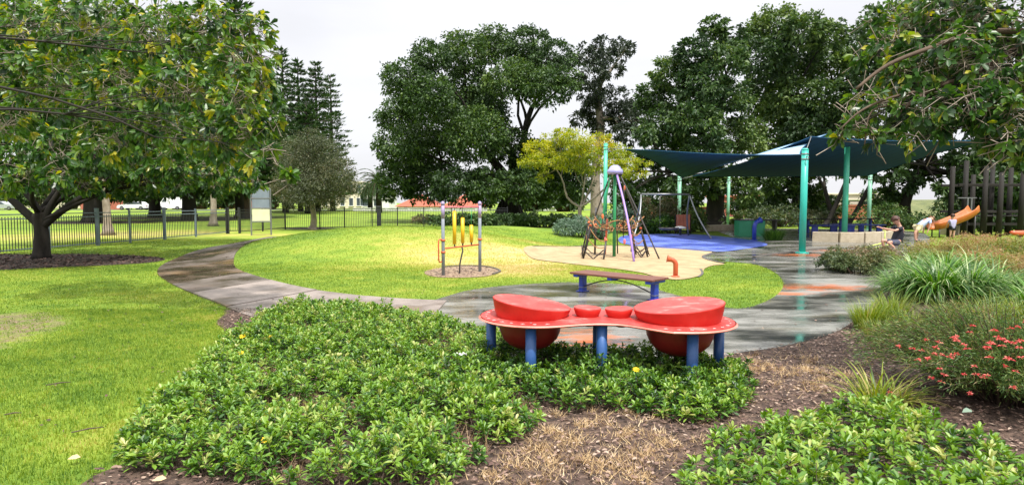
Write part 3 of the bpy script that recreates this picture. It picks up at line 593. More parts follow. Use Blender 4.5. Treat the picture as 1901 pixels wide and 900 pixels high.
# ------------------------------------------------------------ drum table
def G3(px, py, z): a = G(px, py, z); return Vector((a[0], a[1], z))
def drum_table():
    t = empty('drum_table', (.84, 5.65, 0), 0, 'red drum play table with two big tilted drums and two small ones on blue posts', 'play table')
    H = .55; inv = Vector((-.84, -5.65, 0))
    cL = Vector((.22, 5.75)); cR = Vector((1.47, 5.52))
    def outline(ex):
        pts = []
        r = .52 + ex
        for a in range(60, 300, 12): pts.append((cL.x + r * math.cos(R(a)), cL.y + r * math.sin(R(a))))
        pts += [(.60, 5.335 - ex), (.80, 5.365 - ex), (1.0, 5.30 - ex)]
        for a in range(-112, 124, 12): pts.append((cR.x + r * math.cos(R(a)), cR.y + r * math.sin(R(a))))
        pts += [(1.0, 6.02 + ex), (.80, 6.06 + ex), (.62, 6.12 + ex)]
        return smooth_poly([(p[0] - .84, p[1] - 5.65) for p in pts], 3)
    o0, o1, o2, n = outline(.0), outline(.012), outline(-.012), None; n = len(o0)
    b = B(); vs = [(p[0], p[1], H - .028) for p in o2] + [(p[0], p[1], H - .014) for p in o1] + [(p[0], p[1], H - .002) for p in o0]
    fs = [tuple(range(n - 1, -1, -1))] + [(r_ * n + k, r_ * n + (k + 1) % n, (r_ + 1) * n + (k + 1) % n, (r_ + 1) * n + k) for r_ in range(2) for k in range(n)]
    b.add(vs, fs); b.build('rim', M['red_rim'], t)
    B().prism(o2, H - .012, H + .002).build('tabletop', M['red_top'], t)
    def drum(c, r, zl, zr, mname, small=False):
        tilt = math.atan2(zr - zl, 2 * r); zc = (zl + zr) / 2 - H
        b = B(); n = 40; prof = [(.90, 0.0), (.935, .2), (.965, .5), (.99, .85), (1.0, .97), (1.0, .985), (.99, 1.0)] if not small else [(.78, 0), (.9, .4), (1, .9), (.97, 1.0), (.9, 1.0)]
        vs = []
        for rr, h in prof:
            for k in range(n):
                a = 2 * math.pi * k / n; x = r * rr * math.cos(a); y = r * rr * math.sin(a)
                z = (zc + math.tan(tilt) * x) * h
                if not small and h > .9: z -= .0
                vs.append((c[0] - .84 + x, c[1] - 5.65 + y, H + z))
        fs = [(i * n + k, i * n + (k + 1) % n, (i + 1) * n + (k + 1) % n, (i + 1) * n + k) for i in range(len(prof) - 1) for k in range(n)]
        b.add(vs, fs, True); top = len(vs) - n; b.f.append(tuple(range(top, top + n))); b.sm.append(False)
        o = b.build('small_drum' if small else 'large_drum', M['red_plastic'], t)
        # playing head, slightly sunk and paler
        vs = []
        for rr, dz in ((.985, .002), (.975, .004), (0.0, .006)):
            for k in range(n):
                a = 2 * math.pi * k / n; x = r * rr * math.cos(a); y = r * rr * math.sin(a)
                vs.append((c[0] - .84 + x, c[1] - 5.65 + y, H + zc + math.tan(tilt) * x + dz))
        B().add(vs[:2 * n], [(k, (k + 1) % n, n + (k + 1) % n, n + k) for k in range(n)] + [tuple(range(n, 2 * n))]).build('drum_head', M['red_top'], o)
    drum((.185, 5.74), .365, .725, .615, 'red_plastic'); drum((1.50, 5.53), .40, .64, .725, 'red_plastic')
    drum((.70, 5.70), .128, .632, .622, 'x', True); drum((.985, 5.66), .128, .622, .630, 'x', True)
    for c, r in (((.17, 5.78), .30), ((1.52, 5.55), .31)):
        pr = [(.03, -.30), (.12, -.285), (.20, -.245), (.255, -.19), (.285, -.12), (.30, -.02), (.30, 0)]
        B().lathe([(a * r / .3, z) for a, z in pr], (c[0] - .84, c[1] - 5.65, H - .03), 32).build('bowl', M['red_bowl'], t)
    for x, y in ((.70, 5.60), (.99, 5.56)):
        B().lathe([(.04, -.045), (.05, -.04), (.05, 0)], (x - .84, y - 5.65, H - .028), 16).build('drum_stub', M['red_bowl'], t)
    for x, y in ((-.20, 5.92), (.165, 5.36), (.80, 5.45), (.83, 5.93), (1.53, 5.18), (1.90, 5.62)):
        r = .048
        B().tube([(x - .84, y - 5.65, -.1), (x - .84, y - 5.65, H - .03)], r, 20).build('leg', M['blue_paint'], t)
    for x, y in ((.165, 5.36), (1.53, 5.18)):
        B().lathe([(.004, .004), (.012, .003), (.014, 0)], (x - .84, y - 5.65 , H + .0025), 10).build('bolt', M['steel'], t)
    # small pale engraved signs round the edge of the top
    k = 0
    for c, a0, a1 in ((cL, 150, 292), (cR, 246, 400)):
        for a in range(a0, a1, 13):
            p = Vector((c.x - .84 + .465 * math.cos(R(a)), c.y - 5.65 + .465 * math.sin(R(a)))); s_ = .020
            bb = B(); kind = k % 4; k += 1; zt = H + .0035; ra = R(a + 90)
            if kind == 0: bb.box((p.x, p.y, zt), (.036, .0035, .002), ra).box((p.x, p.y, zt), (.0035, .03, .002), ra)
            elif kind == 1:
                ring = [(p.x + .014 * math.cos(q), p.y + .014 * math.sin(q), zt) for q in np.linspace(0, 6.28, 13)]; bb.tube(ring, .0017, 4)
            elif kind == 2: bb.box((p.x, p.y, zt), (.034, .0032, .002), ra + .5).box((p.x + .01, p.y + .012, zt), (.03, .0032, .002), ra - .4)
            else: bb.box((p.x, p.y, zt), (.034, .0032, .002), ra).box((p.x, p.y + .011, zt), (.02, .0032, .002), ra)
            bb.build('engraved_mark', M['white_mark'], t)
drum_table()

# ------------------------------------------------------------ bench
def bench():
    A = Vector((1.02, 10.97, 0)); Dv = Vector((1.16, -1.10, 0)); L = 1.68; u = Dv.normalized(); w = Vector((-u.y, u.x, 0))
    t = empty('bench', (A.x, A.y, 0), math.atan2(u.y, u.x), 'low backless bench with dark red timber planks on blue metal legs', 'bench')
    H = .37; W = .52; n = 5; pw = W / n
    for i in range(n):
        B().box((L / 2, pw * (i + .5), H - .018), (L, pw - .010, .036), bev=.005).build('plank', M['plank_top'], t)
    for x in (.12, L / 2, L - .10):
        B().box((x, W / 2, H - .06), (.09, W - .03, .045), bev=.004).build('crossbar', M['blue_bright'], t)
    for x in (.12, L - .10):
        B().box((x, W / 2 - .02, (H - .07) / 2), (.085, .13, H - .07), bev=.006).build('leg', M['blue_bright'], t)
        B().box((x, W / 2 - .02, .02), (.16, .2, .012), bev=.003).build('foot_plate', M['blue_bright'], t)
        for z in (.09, .28):
            B().box((x, W / 2 - .02, z), (.1, .145, .012), bev=.003).build('clamp', M['steel'], t)
    pts = [(.14 + (L - .26) * k / 16, W / 2 - .02, .10 + (H - .20) * math.sin(math.pi * k / 16)) for k in range(17)]
    B().tube(pts, .011, 8).build('arched_brace', M['dark_tube'], t)
bench()

# ------------------------------------------------------------ talk tube
def horn(name, base, h, r, reach, ang, m, label, cat, flare, top=0.0):
    t = empty(name, (base[0], base[1], float(tz(base[0], base[1]))), ang, label, cat)
    pts = [(0, 0, -.1), (0, 0, h * .62)]
    for k in range(1, 9):
        a = math.pi / 2 * k / 8 * (1 + top); pts.append((reach * .6 * (1 - math.cos(a)), 0, h * .62 + (h * .38 - r) * math.sin(a)))
    B().tube(pts, r, 18).build('pipe', m, t)
    e = Vector(pts[-1]); p = Vector(pts[-2]); d = (e - p).normalized(); L = reach * .4
    prof = [(r * .99, -.02), (r * 1.02, 0), (r * 1.2, L * .4), (flare * .8, L * .8), (flare, L), (flare * .93, L * 1.01), (flare * .7, L * .75), (r * .85, L * .3), (r * .8, 0)]
    q = d.to_track_quat('Z', 'Y').to_matrix()
    B().lathe(prof, e, 20, q).build('mouth_cone', m, t)
    B().lathe([(r * 1.7, 0), (r * 1.7, .02), (r * 1.1, .03)], (0, 0, 0.015), 20).build('base_flange', m, t)
    return t
horn('talk_tube', G(1254, 515), .44, .052, .20, R(172), M['orange_red'], 'orange talk tube standing in the sand behind the bench', 'talk tube', .085, -.1)
horn('talk_tube', G(1400, 446.5), .90, .085, .35, R(15), M['blue_bright'], 'bright blue talk tube beside the blue rubber surface', 'talk tube', .14, -.15)

# ------------------------------------------------------------ chime frame
def chimes():
    a = Vector((*G(823, 512), 0)); b = Vector((*G(891, 505), 0))
    d = b - a; L = d.length; t = empty('chime_frame', (a.x, a.y, float(tz(a.x, a.y))), math.atan2(d.y, d.x), 'musical chime frame with three yellow tubes between two grey posts', 'chime frame')
    H = 1.55
    for x in (0, L):
        p = B().tube([(x, 0, -.2), (x, 0, H)], .037, 16).build('post', M['post_grey'], t)
        B().tube([(x, 0, H - .30), (x, 0, H - .0)], .0385, 16).build('painted_sleeve', M['post_purple'], p)
        B().lathe([(.046, 0), (.046, .03), (.036, .06), (.016, .078), (.002, .082)], (x, 0, H), 16).build('post_cap', M['post_purple'], p)
        for z in (.78, .52) if x == 0 else (.76,):
            B().lathe([(.05, -.02), (.052, 0), (.05, .02)], (x, 0, z), 16).build('collar', M['orange_red'], p)
    B().tube([(0, 0, H - .05), (L, 0, H - .05)], .017, 10).build('top_rail', M['pink_red'], t)
    B().tube([(0, 0, .60), (L, 0, .64)], .017, 10).build('lower_rail', M['orange_red'], t)
    for fx, top in ((.30, 1.40), (.52, 1.25), (.76, 1.08)):
        x = L * fx; zb = .60 + .04 * fx
        c = B().tube([(x, 0, zb + .07), (x, 0, top)], .040, 16).build('chime_tube', M['yellow'], t)
        B().lathe([(.038, 0), (.038, .012), (.028, .016)], (x, 0, top), 16).build('tube_cap', M['yellow'], c)
        B().tube([(x, 0, top), (x, 0, H - .05)], .010, 6).build('hanger', M['green_paint'] if fx > .7 else M['dark_tube'], c)
        B().tube([(x, 0, zb), (x, 0, zb + .08)], .016, 8).build('lower_pin', M['dark_tube'], c)
    B().tube([(L * .5, 0, .60), (L * .505, -.02, .52), (L * .46, -.03, .40), (L * .42, -.02, .2), (L * .43, 0, .0), (L * .44, 0, -.08)], .017, 8).build('striker_hose', M['rope_black'], t)
    B().tube([(0, 0, .80), (-.10, 0, .80), (-.125, 0, .77), (-.125, 0, .36), (-.10, 0, .31), (0, 0, .31)], .015, 8).build('side_handle', M['orange_red'], t)
chimes()

# ------------------------------------------------------------ rope climber
def climber():
    c = Vector((*G(1140, 477), 0)); t = empty('rope_climber', (c.x, c.y, 0), 0, 'tall rope climber with a lilac cap, green mast and curved purple and dark legs', 'climbing frame')
    H = 2.52
    B().tube([(0, 0, -.1), (0, 0, H - .05)], .05, 16).build('mast', M['green_paint'], t)
    B().lathe([(.19, -.10), (.235, -.06), (.23, .0), (.215, .02), (.2, .05), (.175, .055), (.15, .12), (.10, .15), (.03, .17), (.004, .172)], (0, 0, H), 28).build('cap', M['lilac'], t)
    for k in range(8):
        a = k * math.pi / 4; B().lathe([(.02, -.03), (.024, 0), (.02, .01)], (.19 * math.cos(a), .19 * math.sin(a), H - .10), 8).build('socket', M['dark_tube'], t)
    legs = [(-80, 1.6, 'purple', .30), (-35, 1.40, 'dark_tube', .05), (20, 1.2, 'dark_tube', .15), (75, 1.1, 'dark_tube', .1), (135, 1.1, 'dark_tube', .2), (200, .75, 'green_paint', -.25)]
    ends = []
    for a, r, m, bow in legs:
        a = R(a); r_ = r; pts = []
        for k in range(11):
            s_ = k / 10; rad = .15 + (r_ - .15) * (s_ + bow * math.sin(math.pi * s_) * .35); z = (H - .1) * (1 - s_)
            pts.append((rad * math.cos(a), rad * math.sin(a), z))
        if a == R(200): pts = pts[:8] + [(pts[7][0], pts[7][1], .75)]
        B().tube(pts, .022 if m != 'purple' else .031, 10).build('leg', M[m], t); ends.append([Vector(p) for p in pts])
    # outer bent climbing frames
    def frame(p0, p1, h0, h1, m='dark_tube'):
        p0 = Vector(p0); p1 = Vector(p1); top0 = p0 + Vector((0, 0, h0)); top0.x *= .78; top0.y *= .78; top1 = p1 + Vector((0, 0, h1)); top1.x *= .78; top1.y *= .78
        B().tube([p0, p0 * .5 + top0 * .5, top0], .026, 8).build('frame_post', M[m], t)
        B().tube([p1, p1 * .5 + top1 * .5, top1], .026, 8).build('frame_post', M[m], t)
        low = [p0.lerp(p1, k / 10) * (1 + .0) + Vector((0, 0, .12 + .26 * abs(k / 10 - .5) * 2 - .1)) for k in range(11)]
        B().tube(low, .018, 6).build('foot_rope', M['rope_black'], t)
        for f in (.35, .62, .92):
            a0 = p0.lerp(top0, f); a1 = p1.lerp(top1, f)
            B().tube([a0.lerp(a1, k / 8) + Vector((0, 0, -.12 * math.sin(math.pi * k / 8))) for k in range(9)], .014, 6).build('rope', M['rope'] if f > .5 else M['rope_black'], t)
        for top in (top0, top1): B().ball(top, .04).build('grip', M['grip'], t)
    frame((-.85, 0.9, 0), (-1.0, -.75, 0), 1.0, .95); frame((-1.0, -.75, 0), (-.45, -.95, 0), .95, .55)
    frame((.8, .75, 0), (.95, -.2, 0), .8, .85); frame((.95, -.2, 0), (.5, -.55, 0), .85, .8)
    B().tube([(-.50, .5, 0), (-.48, .5, 1.45)], .03, 8).build('frame_post', M['dark_tube'], t)
    B().tube([(-.15, .8, 0), (-.12, .6, 1.1)], .03, 8).build('frame_post', M['orange_red'], t)
    # rope net about the mast
    ring = [Vector((.62 * math.cos(R(a)), .62 * math.sin(R(a)), .98 + .12 * math.sin(R(a * 3)))) for a in range(0, 361, 15)]
    B().tube(ring, .018, 6).build('rope', M['rope'], t)
    for k in range(12):
        a = R(k * 30 + 10); o = Vector((.86 * math.cos(a), .86 * math.sin(a), .98 + .22 * (k % 2))); i = Vector((.07 * math.cos(a), .07 * math.sin(a), .86))
        B().tube([i.lerp(o, j / 6) + Vector((0, 0, -.14 * math.sin(math.pi * j / 6))) for j in range(7)], .016, 6).build('rope', M['rope_black'] if k % 3 == 0 else M['rope'], t)
        if k % 4 == 1: B().ball(i.lerp(o, .62) + Vector((0, 0, -.12)), .036).build('grip', M['grip'] if k % 4 == 1 else M['pink_red'], t)
    for (x, y, z) in ((.20, -.35, 1.62), (.22, -.3, 2.02), (-.40, -.35, 1.2), (.38, -.6, .62), (-.36, -.62, .55), (.02, -1.55, .55)):
        B().ball((x, y, z), (.035, .035, .08)).build('grip', M['grip'] if z > 1 else M['pink_red'], t)
    for (x, y, z0, z1) in ((.20, -.35, .6, 2.1), (-.40, -.35, .6, 1.3), (.38, -.6, .2, 1.1)):
        B().tube([(x, y, z1), (x * 1.05, y, (z0 + z1) / 2), (x, y, z0)], .014, 6).build('rope', M['rope_black'], t)
climber()

# ------------------------------------------------------------ swing set
def swing():
    Y = 28.5; c = Vector((G(1187, 440)[0] * 0 + P(1190, 440, Y).x, Y, 0)); x1 = P(1278, 440, Y).x - c.x
    t = empty('swing_set', (c.x, c.y, 0), 0, 'grey metal swing frame with splayed curved legs over the blue surface', 'swing'); H = 1.98
    B().tube([(0, 0, H), (x1, 0, H)], .045, 12).build('beam', M['steel'], t)
    for x, s_ in ((0, -1), (x1, 1)):
        for y, kx in ((-1.35, .62), (1.25, .35)):
            pts = [(x + s_ * (.02 + kx * (k / 8) ** 1.0 + (.10 * math.sin(math.pi * k / 8) * -1)), y * (k / 8), H * (1 - k / 8) - .02) for k in range(9)]
            B().tube(pts, .038, 10).build('leg', M['steel'], t)
    # nest seat hanging low from chains
    sx = x1 * .58
    B().lathe([(.02, .02), (.30, .02), (.40, .05), (.44, .09), (.46, .09), (.46, .05), (.40, -.0), (.30, -.02), (.02, -.02)], (sx, 0, .36), 20).build('seat', M['dark_tube'], t)
    for dx in (-.4, .4):
        B().tube([(sx + dx, 0, .44), (sx + dx * 1.05, 0, H)], .007, 5).build('chain', M['wire'], t)
swing()
# play panel and stool behind the swings
def panel():
    p = P(1268, 424, 31.5); t = empty('play_panel', (p.x, 31.5, 0), 0, 'small dark red ribbed play panel standing behind the swing frame', 'play panel')
    for i in range(4): B().box((-.26 + .175 * i, 0, .62), (.165, .05, .75), bev=.01).build('board', M['brick'], t)
    for x in (-.38, .38): B().box((x, .03, .5), (.06, .08, 1.0), bev=.01).build('post', M['timber_dark'], t)
    B().box((0, -.02, .18), (.85, .3, .06), bev=.01).build('base_board', M['timber_dark'], t)
panel()
p = P(1263, 425, 30.2); t = empty('play_stool', (p.x, 30.2, 0), 0, 'low mushroom stool with a white top behind the swing seat', 'stool')
B().lathe([(.05, 0), (.06, .3), (.09, .34)], (0, 0, 0), 12).build('stem', M['dark_tube'], t)
B().lathe([(.26, .34), (.28, .37), (.24, .42), (.1, .45), (.01, .46)], (0, 0, 0), 18).build('seat', M['litter'], t)

# ------------------------------------------------------------ shade posts and sails
def pole(px, py_base, py_top, m, label, wpx, ptop=None):
    b = G(px, py_base); Y = b[1]; top = P(ptop or px, py_top, Y)
    t = empty('shade_post', (b[0], b[1], 0), 0, label, 'pole'); t['group'] = 'posts of the shade sails'
    r = wpx / F * Y / 2; h = top.z
    dx = 0
    B().tube([(0, 0, -.1), (dx, 0, h)], r, 20).build('shaft', m, t)
    B().lathe([(r * 1.03, 0), (r * 1.03, .02), (r * .8, .05), (r * .3, .065), (.003, .068)], (dx, 0, h), 20).build('end_cap', m, t)
    for z in (h - .12, h - .28): B().lathe([(r * 1.06, -.02), (r * 1.08, 0), (r * 1.06, .02)], (0, 0, z), 20).build('band', M['steel'], t)
    B().tube([(0, -r, h - .2), (0, -r - .08, h - .2), (.03, -r - .10, h - .26)], .014, 6).build('tie_eye', M['steel'], t)
    B().lathe([(r * 2.0, 0), (r * 2.0, .018), (r * 1.1, .03)], (0, 0, .012), 20).build('base_plate', m, t)
    for k in range(4):
        a = k * math.pi / 2 + .6; B().lathe([(.02, 0), (.02, .03), (.004, .035)], (r * 1.6 * math.cos(a), r * 1.6 * math.sin(a), .03), 6).build('bolt', M['steel'], t)
    return Vector((b[0], b[1], h))
pA = pole(1123, 430, 268, M['teal_b'], 'tall sea green pole behind the rope climber', 7.2)
pB = pole(1489, 470, 279, M['teal_a'], 'thick turquoise pole at the orange patch, nearest of the shade posts', 12)
pC = pole(1567, 446, 233, M['teal_b'], 'tallest sea green pole, rising into the overhanging leaves at right', 9.8)
pD = pole(1260, 425, 327, M['teal_c'], 'pale green pole behind the middle of the swing frame', 7)
pE = pole(1351, 421, 328, M['teal_c'], 'slim pale green pole left of the green box table', 5.5)
pF_ = pole(1612, 427, 325, M['teal_c'], 'pale green pole behind the low stone wall', 7)
def sail(name, C, label, sag=.09, top=None, N=26, edge=.10):
    """four-cornered sail: bilinear sheet with hollow edges and a thin hem"""
    a, b, c, d = [Vector(p) for p in C]
    cen = (a + b + c + d) / 4
    def pt(u, v):
        p = a * (1 - u) * (1 - v) + b * u * (1 - v) + c * u * v + d * (1 - u) * v
        k = 1 - edge * (4 * u * (1 - u) * (2 * v - 1) ** 2 + 4 * v * (1 - v) * (2 * u - 1) ** 2)
        q = cen + (p - cen) * k; q.z = p.z + (cen.z - p.z) * 0 - sag * 16 * u * (1 - u) * v * (1 - v) * .5 - sag * 2.0 * (u * (1 - u) + v * (1 - v)) * .35
        return q
    t = empty(name, tuple(cen), 0, label, 'shade sail')
    vs = [pt(i / N, j / N) - cen for j in range(N + 1) for i in range(N + 1)]
    fs = [(j * (N + 1) + i, j * (N + 1) + i + 1, (j + 1) * (N + 1) + i + 1, (j + 1) * (N + 1) + i) for j in range(N) for i in range(N)]
    nv = len(vs); vt = [v + Vector((0, 0, .006)) for v in vs]
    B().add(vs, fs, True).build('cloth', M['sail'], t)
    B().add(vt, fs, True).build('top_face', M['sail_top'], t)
    hem = [pt(i / N, 0) - cen for i in range(N + 1)] + [pt(1, i / N) - cen for i in range(1, N + 1)] + [pt(1 - i / N, 1) - cen for i in range(1, N + 1)] + [pt(0, 1 - i / N) - cen for i in range(1, N + 1)]
    B().tube(hem, .022, 6).build('hem_cable', M['sail'], t)
    return t, [pt(0, 0), pt(1, 0), pt(1, 1), pt(0, 1)]
def toward(p, q, d): return Vector(p) + (Vector(q) - Vector(p)).normalized() * d
c0 = (pA + pB + pC + pD) / 4
ca = [toward(pA - Vector((0, 0, .25)), c0, 1.3), toward(pB - Vector((0, 0, .15)), c0, .35), toward(pC - Vector((0, 0, .2)), c0, .6), toward(pD - Vector((0, 0, .15)), c0, .5)]
ta, cc = sail('shade_sail', ca, 'dark blue shade sail reaching left to the pole behind the rope climber', .25, edge=.10)
far = Vector((P(1835, 262, 27).x, 27, 4.3))
c1 = (pE + pC + far + pF_) / 4
cb = [toward(pD - Vector((0, 0, .1)), c1, .8), P(1506, 254, 23.5), toward(far, c1, .2), toward(pF_ - Vector((0, 0, .1)), c1, .4)]
tb, cc2 = sail('shade_sail', cb, 'dark blue shade sail at right under the overhanging leaves', .25, edge=.08)
b = B()
for p_, q_ in ((pA - Vector((0, 0, .2)), cc[0]), (pB - Vector((0, 0, .15)), cc[1]), (pC - Vector((0, 0, .2)), cc[2]), (pD - Vector((0, 0, .12)), cc[3])):
    B().tube([p_ - Vector(ta.location), q_ - Vector(ta.location)], .014, 6).build('corner_cable', M['steel'], ta)
for p_, q_ in ((pD - Vector((0, 0, .2)), cc2[0]), (pB - Vector((0, 0, .1)), cc2[1]), (pC - Vector((0, 0, .6)), (cc2[1] + cc2[2]) / 2 + Vector((0, .5, -.2))), (pF_ - Vector((0, 0, .12)), cc2[3])):
    B().tube([p_ - Vector(tb.location), q_ - Vector(tb.location)], .014, 6).build('corner_cable', M['steel'], tb)

# ------------------------------------------------------------ table, wall, picnic tables
p = G(1391, 437.5); t = empty('activity_table', (p[0], p[1], 0), R(-4), 'green sided activity table with a dark top behind the blue talk tube', 'table')
for x, w in ((-.30, .58), (.30, .58)): B().box((x, -.35, .37), (w, .05, .74), bev=.006).build('side_panel', M['green_box'], t)
B().box((-.60, 0, .37), (.05, .7, .74), bev=.006).build('end_panel', M['green_box'], t); B().box((.60, 0, .37), (.05, .7, .74), bev=.006).build('end_panel', M['green_box'], t)
B().box((.35, .1, .765), (2.0, 1.0, .045), bev=.01).build('tabletop', M['dark_tube'], t)
B().box((-.15, -.1, .80), (.55, .3, .02), bev=.004).build('white_tray', M['litter'], t)
B().box((1.2, .1, .37), (.08, .5, .74), bev=.01).build('leg', M['dark_tube'], t)
def stone_wall(pts, h, label, w=.3, blk=.9):
    o = empty('stone_wall', (pts[0][0], pts[0][1], 0), 0, label, 'wall')
    pl = [Vector((p[0], p[1], 0)) for p in smooth_poly(pts, 8, False)]; acc = [0]
    for i in range(1, len(pl)): acc.append(acc[-1] + (pl[i] - pl[i - 1]).length)
    tot = acc[-1]; n = max(1, round(tot / blk))
    def pa(s_):
        for i in range(1, len(pl)):
            if acc[i] >= s_: return pl[i - 1].lerp(pl[i], (s_ - acc[i - 1]) / (acc[i] - acc[i - 1] + 1e-9))
        return pl[-1]
    for i in range(n):
        a, b2 = pa(tot * i / n), pa(tot * (i + 1) / n); m = (a + b2) / 2 - pl[0]; d = b2 - a
        B().box((m.x, m.y, h / 2 - .03 + random.uniform(-.004, .004)), (d.length - .014, w, h + .06), math.atan2(d.y, d.x), bev=.012).build('stone_block', M['limestone'], o)
stone_wall(GP([(1508, 448), (1560, 449.5), (1620, 449), (1660, 445)]), .40, 'low curved limestone block wall behind the tall sea green pole')
stone_wall(GP([(1303, 430), (1340, 428), (1372, 427)]), .34, 'short low limestone block wall left of the green activity table')
stone_wall(GP([(1755, 436), (1790, 434)]), .55, 'grey block step below the orange slide', .5, .7)
def picnic(px, Y, label, w=1.9):
    x = P(px, 420, Y).x; t = empty('picnic_table', (x, Y, 0), R(random.uniform(-6, 6)), label, 'picnic table')
    for i in range(5): B().box((0, -.34 + .17 * i, .74), (w, .155, .04), bev=.006).build('plank', M['timber_dark'], t)
    for s_ in (-1, 1):
        for k in (-1, 1): B().box((0, s_ * .75 + k * .075, .44), (w, .14, .035), bev=.006).build('seat_plank', M['blue_bright'], t)
        B().box((s_ * w * .36, 0, .37), (.09, .16, .70), bev=.01).build('leg', M['blue_bright'], t)
        B().box((s_ * w * .36, 0, .40), (.07, 1.55, .06), bev=.008).build('seat_arm', M['blue_bright'], t)
        for k in (-1, 1): B().box((s_ * w * .36, k * .75, .20), (.30, .09, .40), bev=.01).build('seat_leg', M['blue_bright'], t)
picnic(1530, 32, 'picnic table with dark top and blue seats, left of the tall pole, behind the wall', 2.3); picnic(1590, 33, 'picnic table with blue seats right of the tall sea green pole behind the wall', 2.1)

# ------------------------------------------------------------ fence, gate, lone post, sign
def fence():
    f = empty('picket_fence', (-15.4, 23, 0), 0, 'black metal picket fence along the far edge of the playground', 'fence')
    o = Vector((-15.4, 23, 0))
    posts = [(*G(px, py), w) for px, py, w in ((182, 456, 1), (242, 451, 0), (306, 445, 1), (364, 440, 0), (421, 434, 2))]
    dirv = Vector((posts[0][0] - posts[2][0], posts[0][1] - posts[2][1])).normalized()
    pre = [(posts[0][0] + dirv.x * 2.1 * k, posts[0][1] + dirv.y * 2.1 * k, 0) for k in range(5, 0, -1)]
    run1 = pre + posts
    run2 = [(*G(px, py), 0) for px, py in ((446, 433), (488, 429.5), (530, 426), (594, 425), (640, 424), (691, 423), (738, 422), (787, 421.5), (838, 421), (890, 420.5), (942, 420)) ]
    H = 1.25
    pk = B().box((0, 0, (H - .12) / 2 + .06), (.018, .018, H - .10)).v, None
    meshes = {}
    pm_ = bpy.data.meshes.new('picket'); bb = B().box((0, 0, (H - .2) / 2 + .08), (.018, .018, H - .16)); pm_.from_pydata(bb.v, [], bb.f); pm_.materials.append(M['fence_black'])
    stuff = B(); cnt = 0; plist = []
    for run, near in ((run1, True), (run2, False)):
        for i, (x, y, w) in enumerate(run):
            z = float(tz(x, y)); g_ = M['fence_grey'] if near and w < 2 else M['fence_black']; sz = .11 if w == 1 else .065
            hh = H + (.12 if w == 1 else .04); q = B().box((0, 0, hh / 2 - .05), (sz, sz, hh + .1), bev=.005).build('fence_post', g_, f); q.location = (x - o.x, y - o.y, z)
            B().box((0, 0, hh + .01), (sz + .012, sz + .012, .02), bev=.004).build('post_cap', g_, q)
        for i in range(len(run) - 1):
            a = Vector((run[i][0], run[i][1], 0)); b2 = Vector((run[i + 1][0], run[i + 1][1], 0)); d = b2 - a; L = d.length; an = math.atan2(d.y, d.x); m = (a + b2) / 2
            z = float(tz(m.x, m.y))
            for zz in (.10, H - .17, H - .03):
                B().box((m.x - o.x, m.y - o.y, z + zz), (L - .06, .035, .035), an, bev=.004).build('rail', M['fence_grey'] if near else M['fence_black'], f)
            n = int(L / .105)
            for k in range(1, n): plist.append((a + d * k / n, an, z))
    plist.sort(key=lambda q: q[0].y)
    for k, (p_, an, z) in enumerate(plist):
        if k < 295:
            q = bpy.data.objects.new('picket', pm_); col.objects.link(q); q.parent = f; q.location = (p_.x - o.x, p_.y - o.y, z); q.rotation_euler = (0, 0, an)
        else: stuff.box((p_.x - o.x, p_.y - o.y, z + (H - .2) / 2 + .08), (.018, .018, H - .16), an)
    s_ = stuff.build('distant_pickets', M['fence_black'], f); s_['kind'] = 'stuff'
    # gate
    a = Vector((*G(423.5, 433.8), 0)); b2 = Vector((*G(443.5, 433.2), 0)); d = b2 - a; g_ = empty('gate', tuple(a), math.atan2(d.y, d.x), 'narrow black metal gate at the corner of the picket fence', 'gate'); L = d.length
    for x in (0.0, L): B().box((x, -.09, .66), (.09, .09, 1.36), bev=.006).build('gate_post', M['fence_black'], g_)
    for z in (.15, 1.15): B().box((L / 2, -.09, z), (L - .1, .035, .04), bev=.004).build('gate_rail', M['fence_black'], g_)
    for k in range(1, 6): B().box((L * k / 6, -.09, .65), (.018, .018, .96)).build('bar', M['fence_black'], g_)
    B().box((L - .08, -.15, .95), (.1, .05, .16), bev=.01).build('latch', M['fence_black'], g_)
fence()
yy = 24.6; p = P(704, 430, yy); t = empty('bollard', (p.x, yy, float(tz(p.x, yy))), 0, 'single black square post standing on the grass mound', 'post')
B().box((0, 0, .40), (.16, .16, .9), bev=.012).build('post', M['fence_black'], t); B().box((0, 0, .86), (.22, .22, .05), bev=.012).build('post_cap', M['fence_black'], t)
B().box((0, 0, .03), (.2, .2, .06), bev=.01).build('base_collar', M['steel'], t)
def sign():
    a = Vector((*G(467, 437), 0)); b2 = a + Vector((.80, .42, 0)); d = b2 - a; L = d.length
    t = empty('notice_board', tuple(a), math.atan2(d.y, d.x), 'metal framed notice board with two slate panels above a cream one', 'sign')
    H = 2.28; L = min(L, 1.6)
    for x in (0, L): B().box((x, 0, H / 2 - .05), (.07, .07, H + .1), bev=.006).build('post', M['steel'], t)
    for x in (0, L): B().box((x, -.12, H - .62), (.03, .05, 1.2), bev=.004).build('side_strip', M['steel'], t)
    for z in (H, H - .48, H - .96, H - 1.0 - .62): B().box((L / 2, -.01, z), (L, .06, .05), bev=.005).build('cross_rail', M['steel'], t)
    for z in (H - .24, H - .72): B().box((L / 2, -.02, z), (L - .1, .02, .42), bev=.004).build('slate_panel', M['panel_blue'], t)
    B().box((L / 2, -.02, H - 1.29), (L - .1, .02, .58), bev=.004).build('cream_panel', M['panel_cream'], t)
sign()

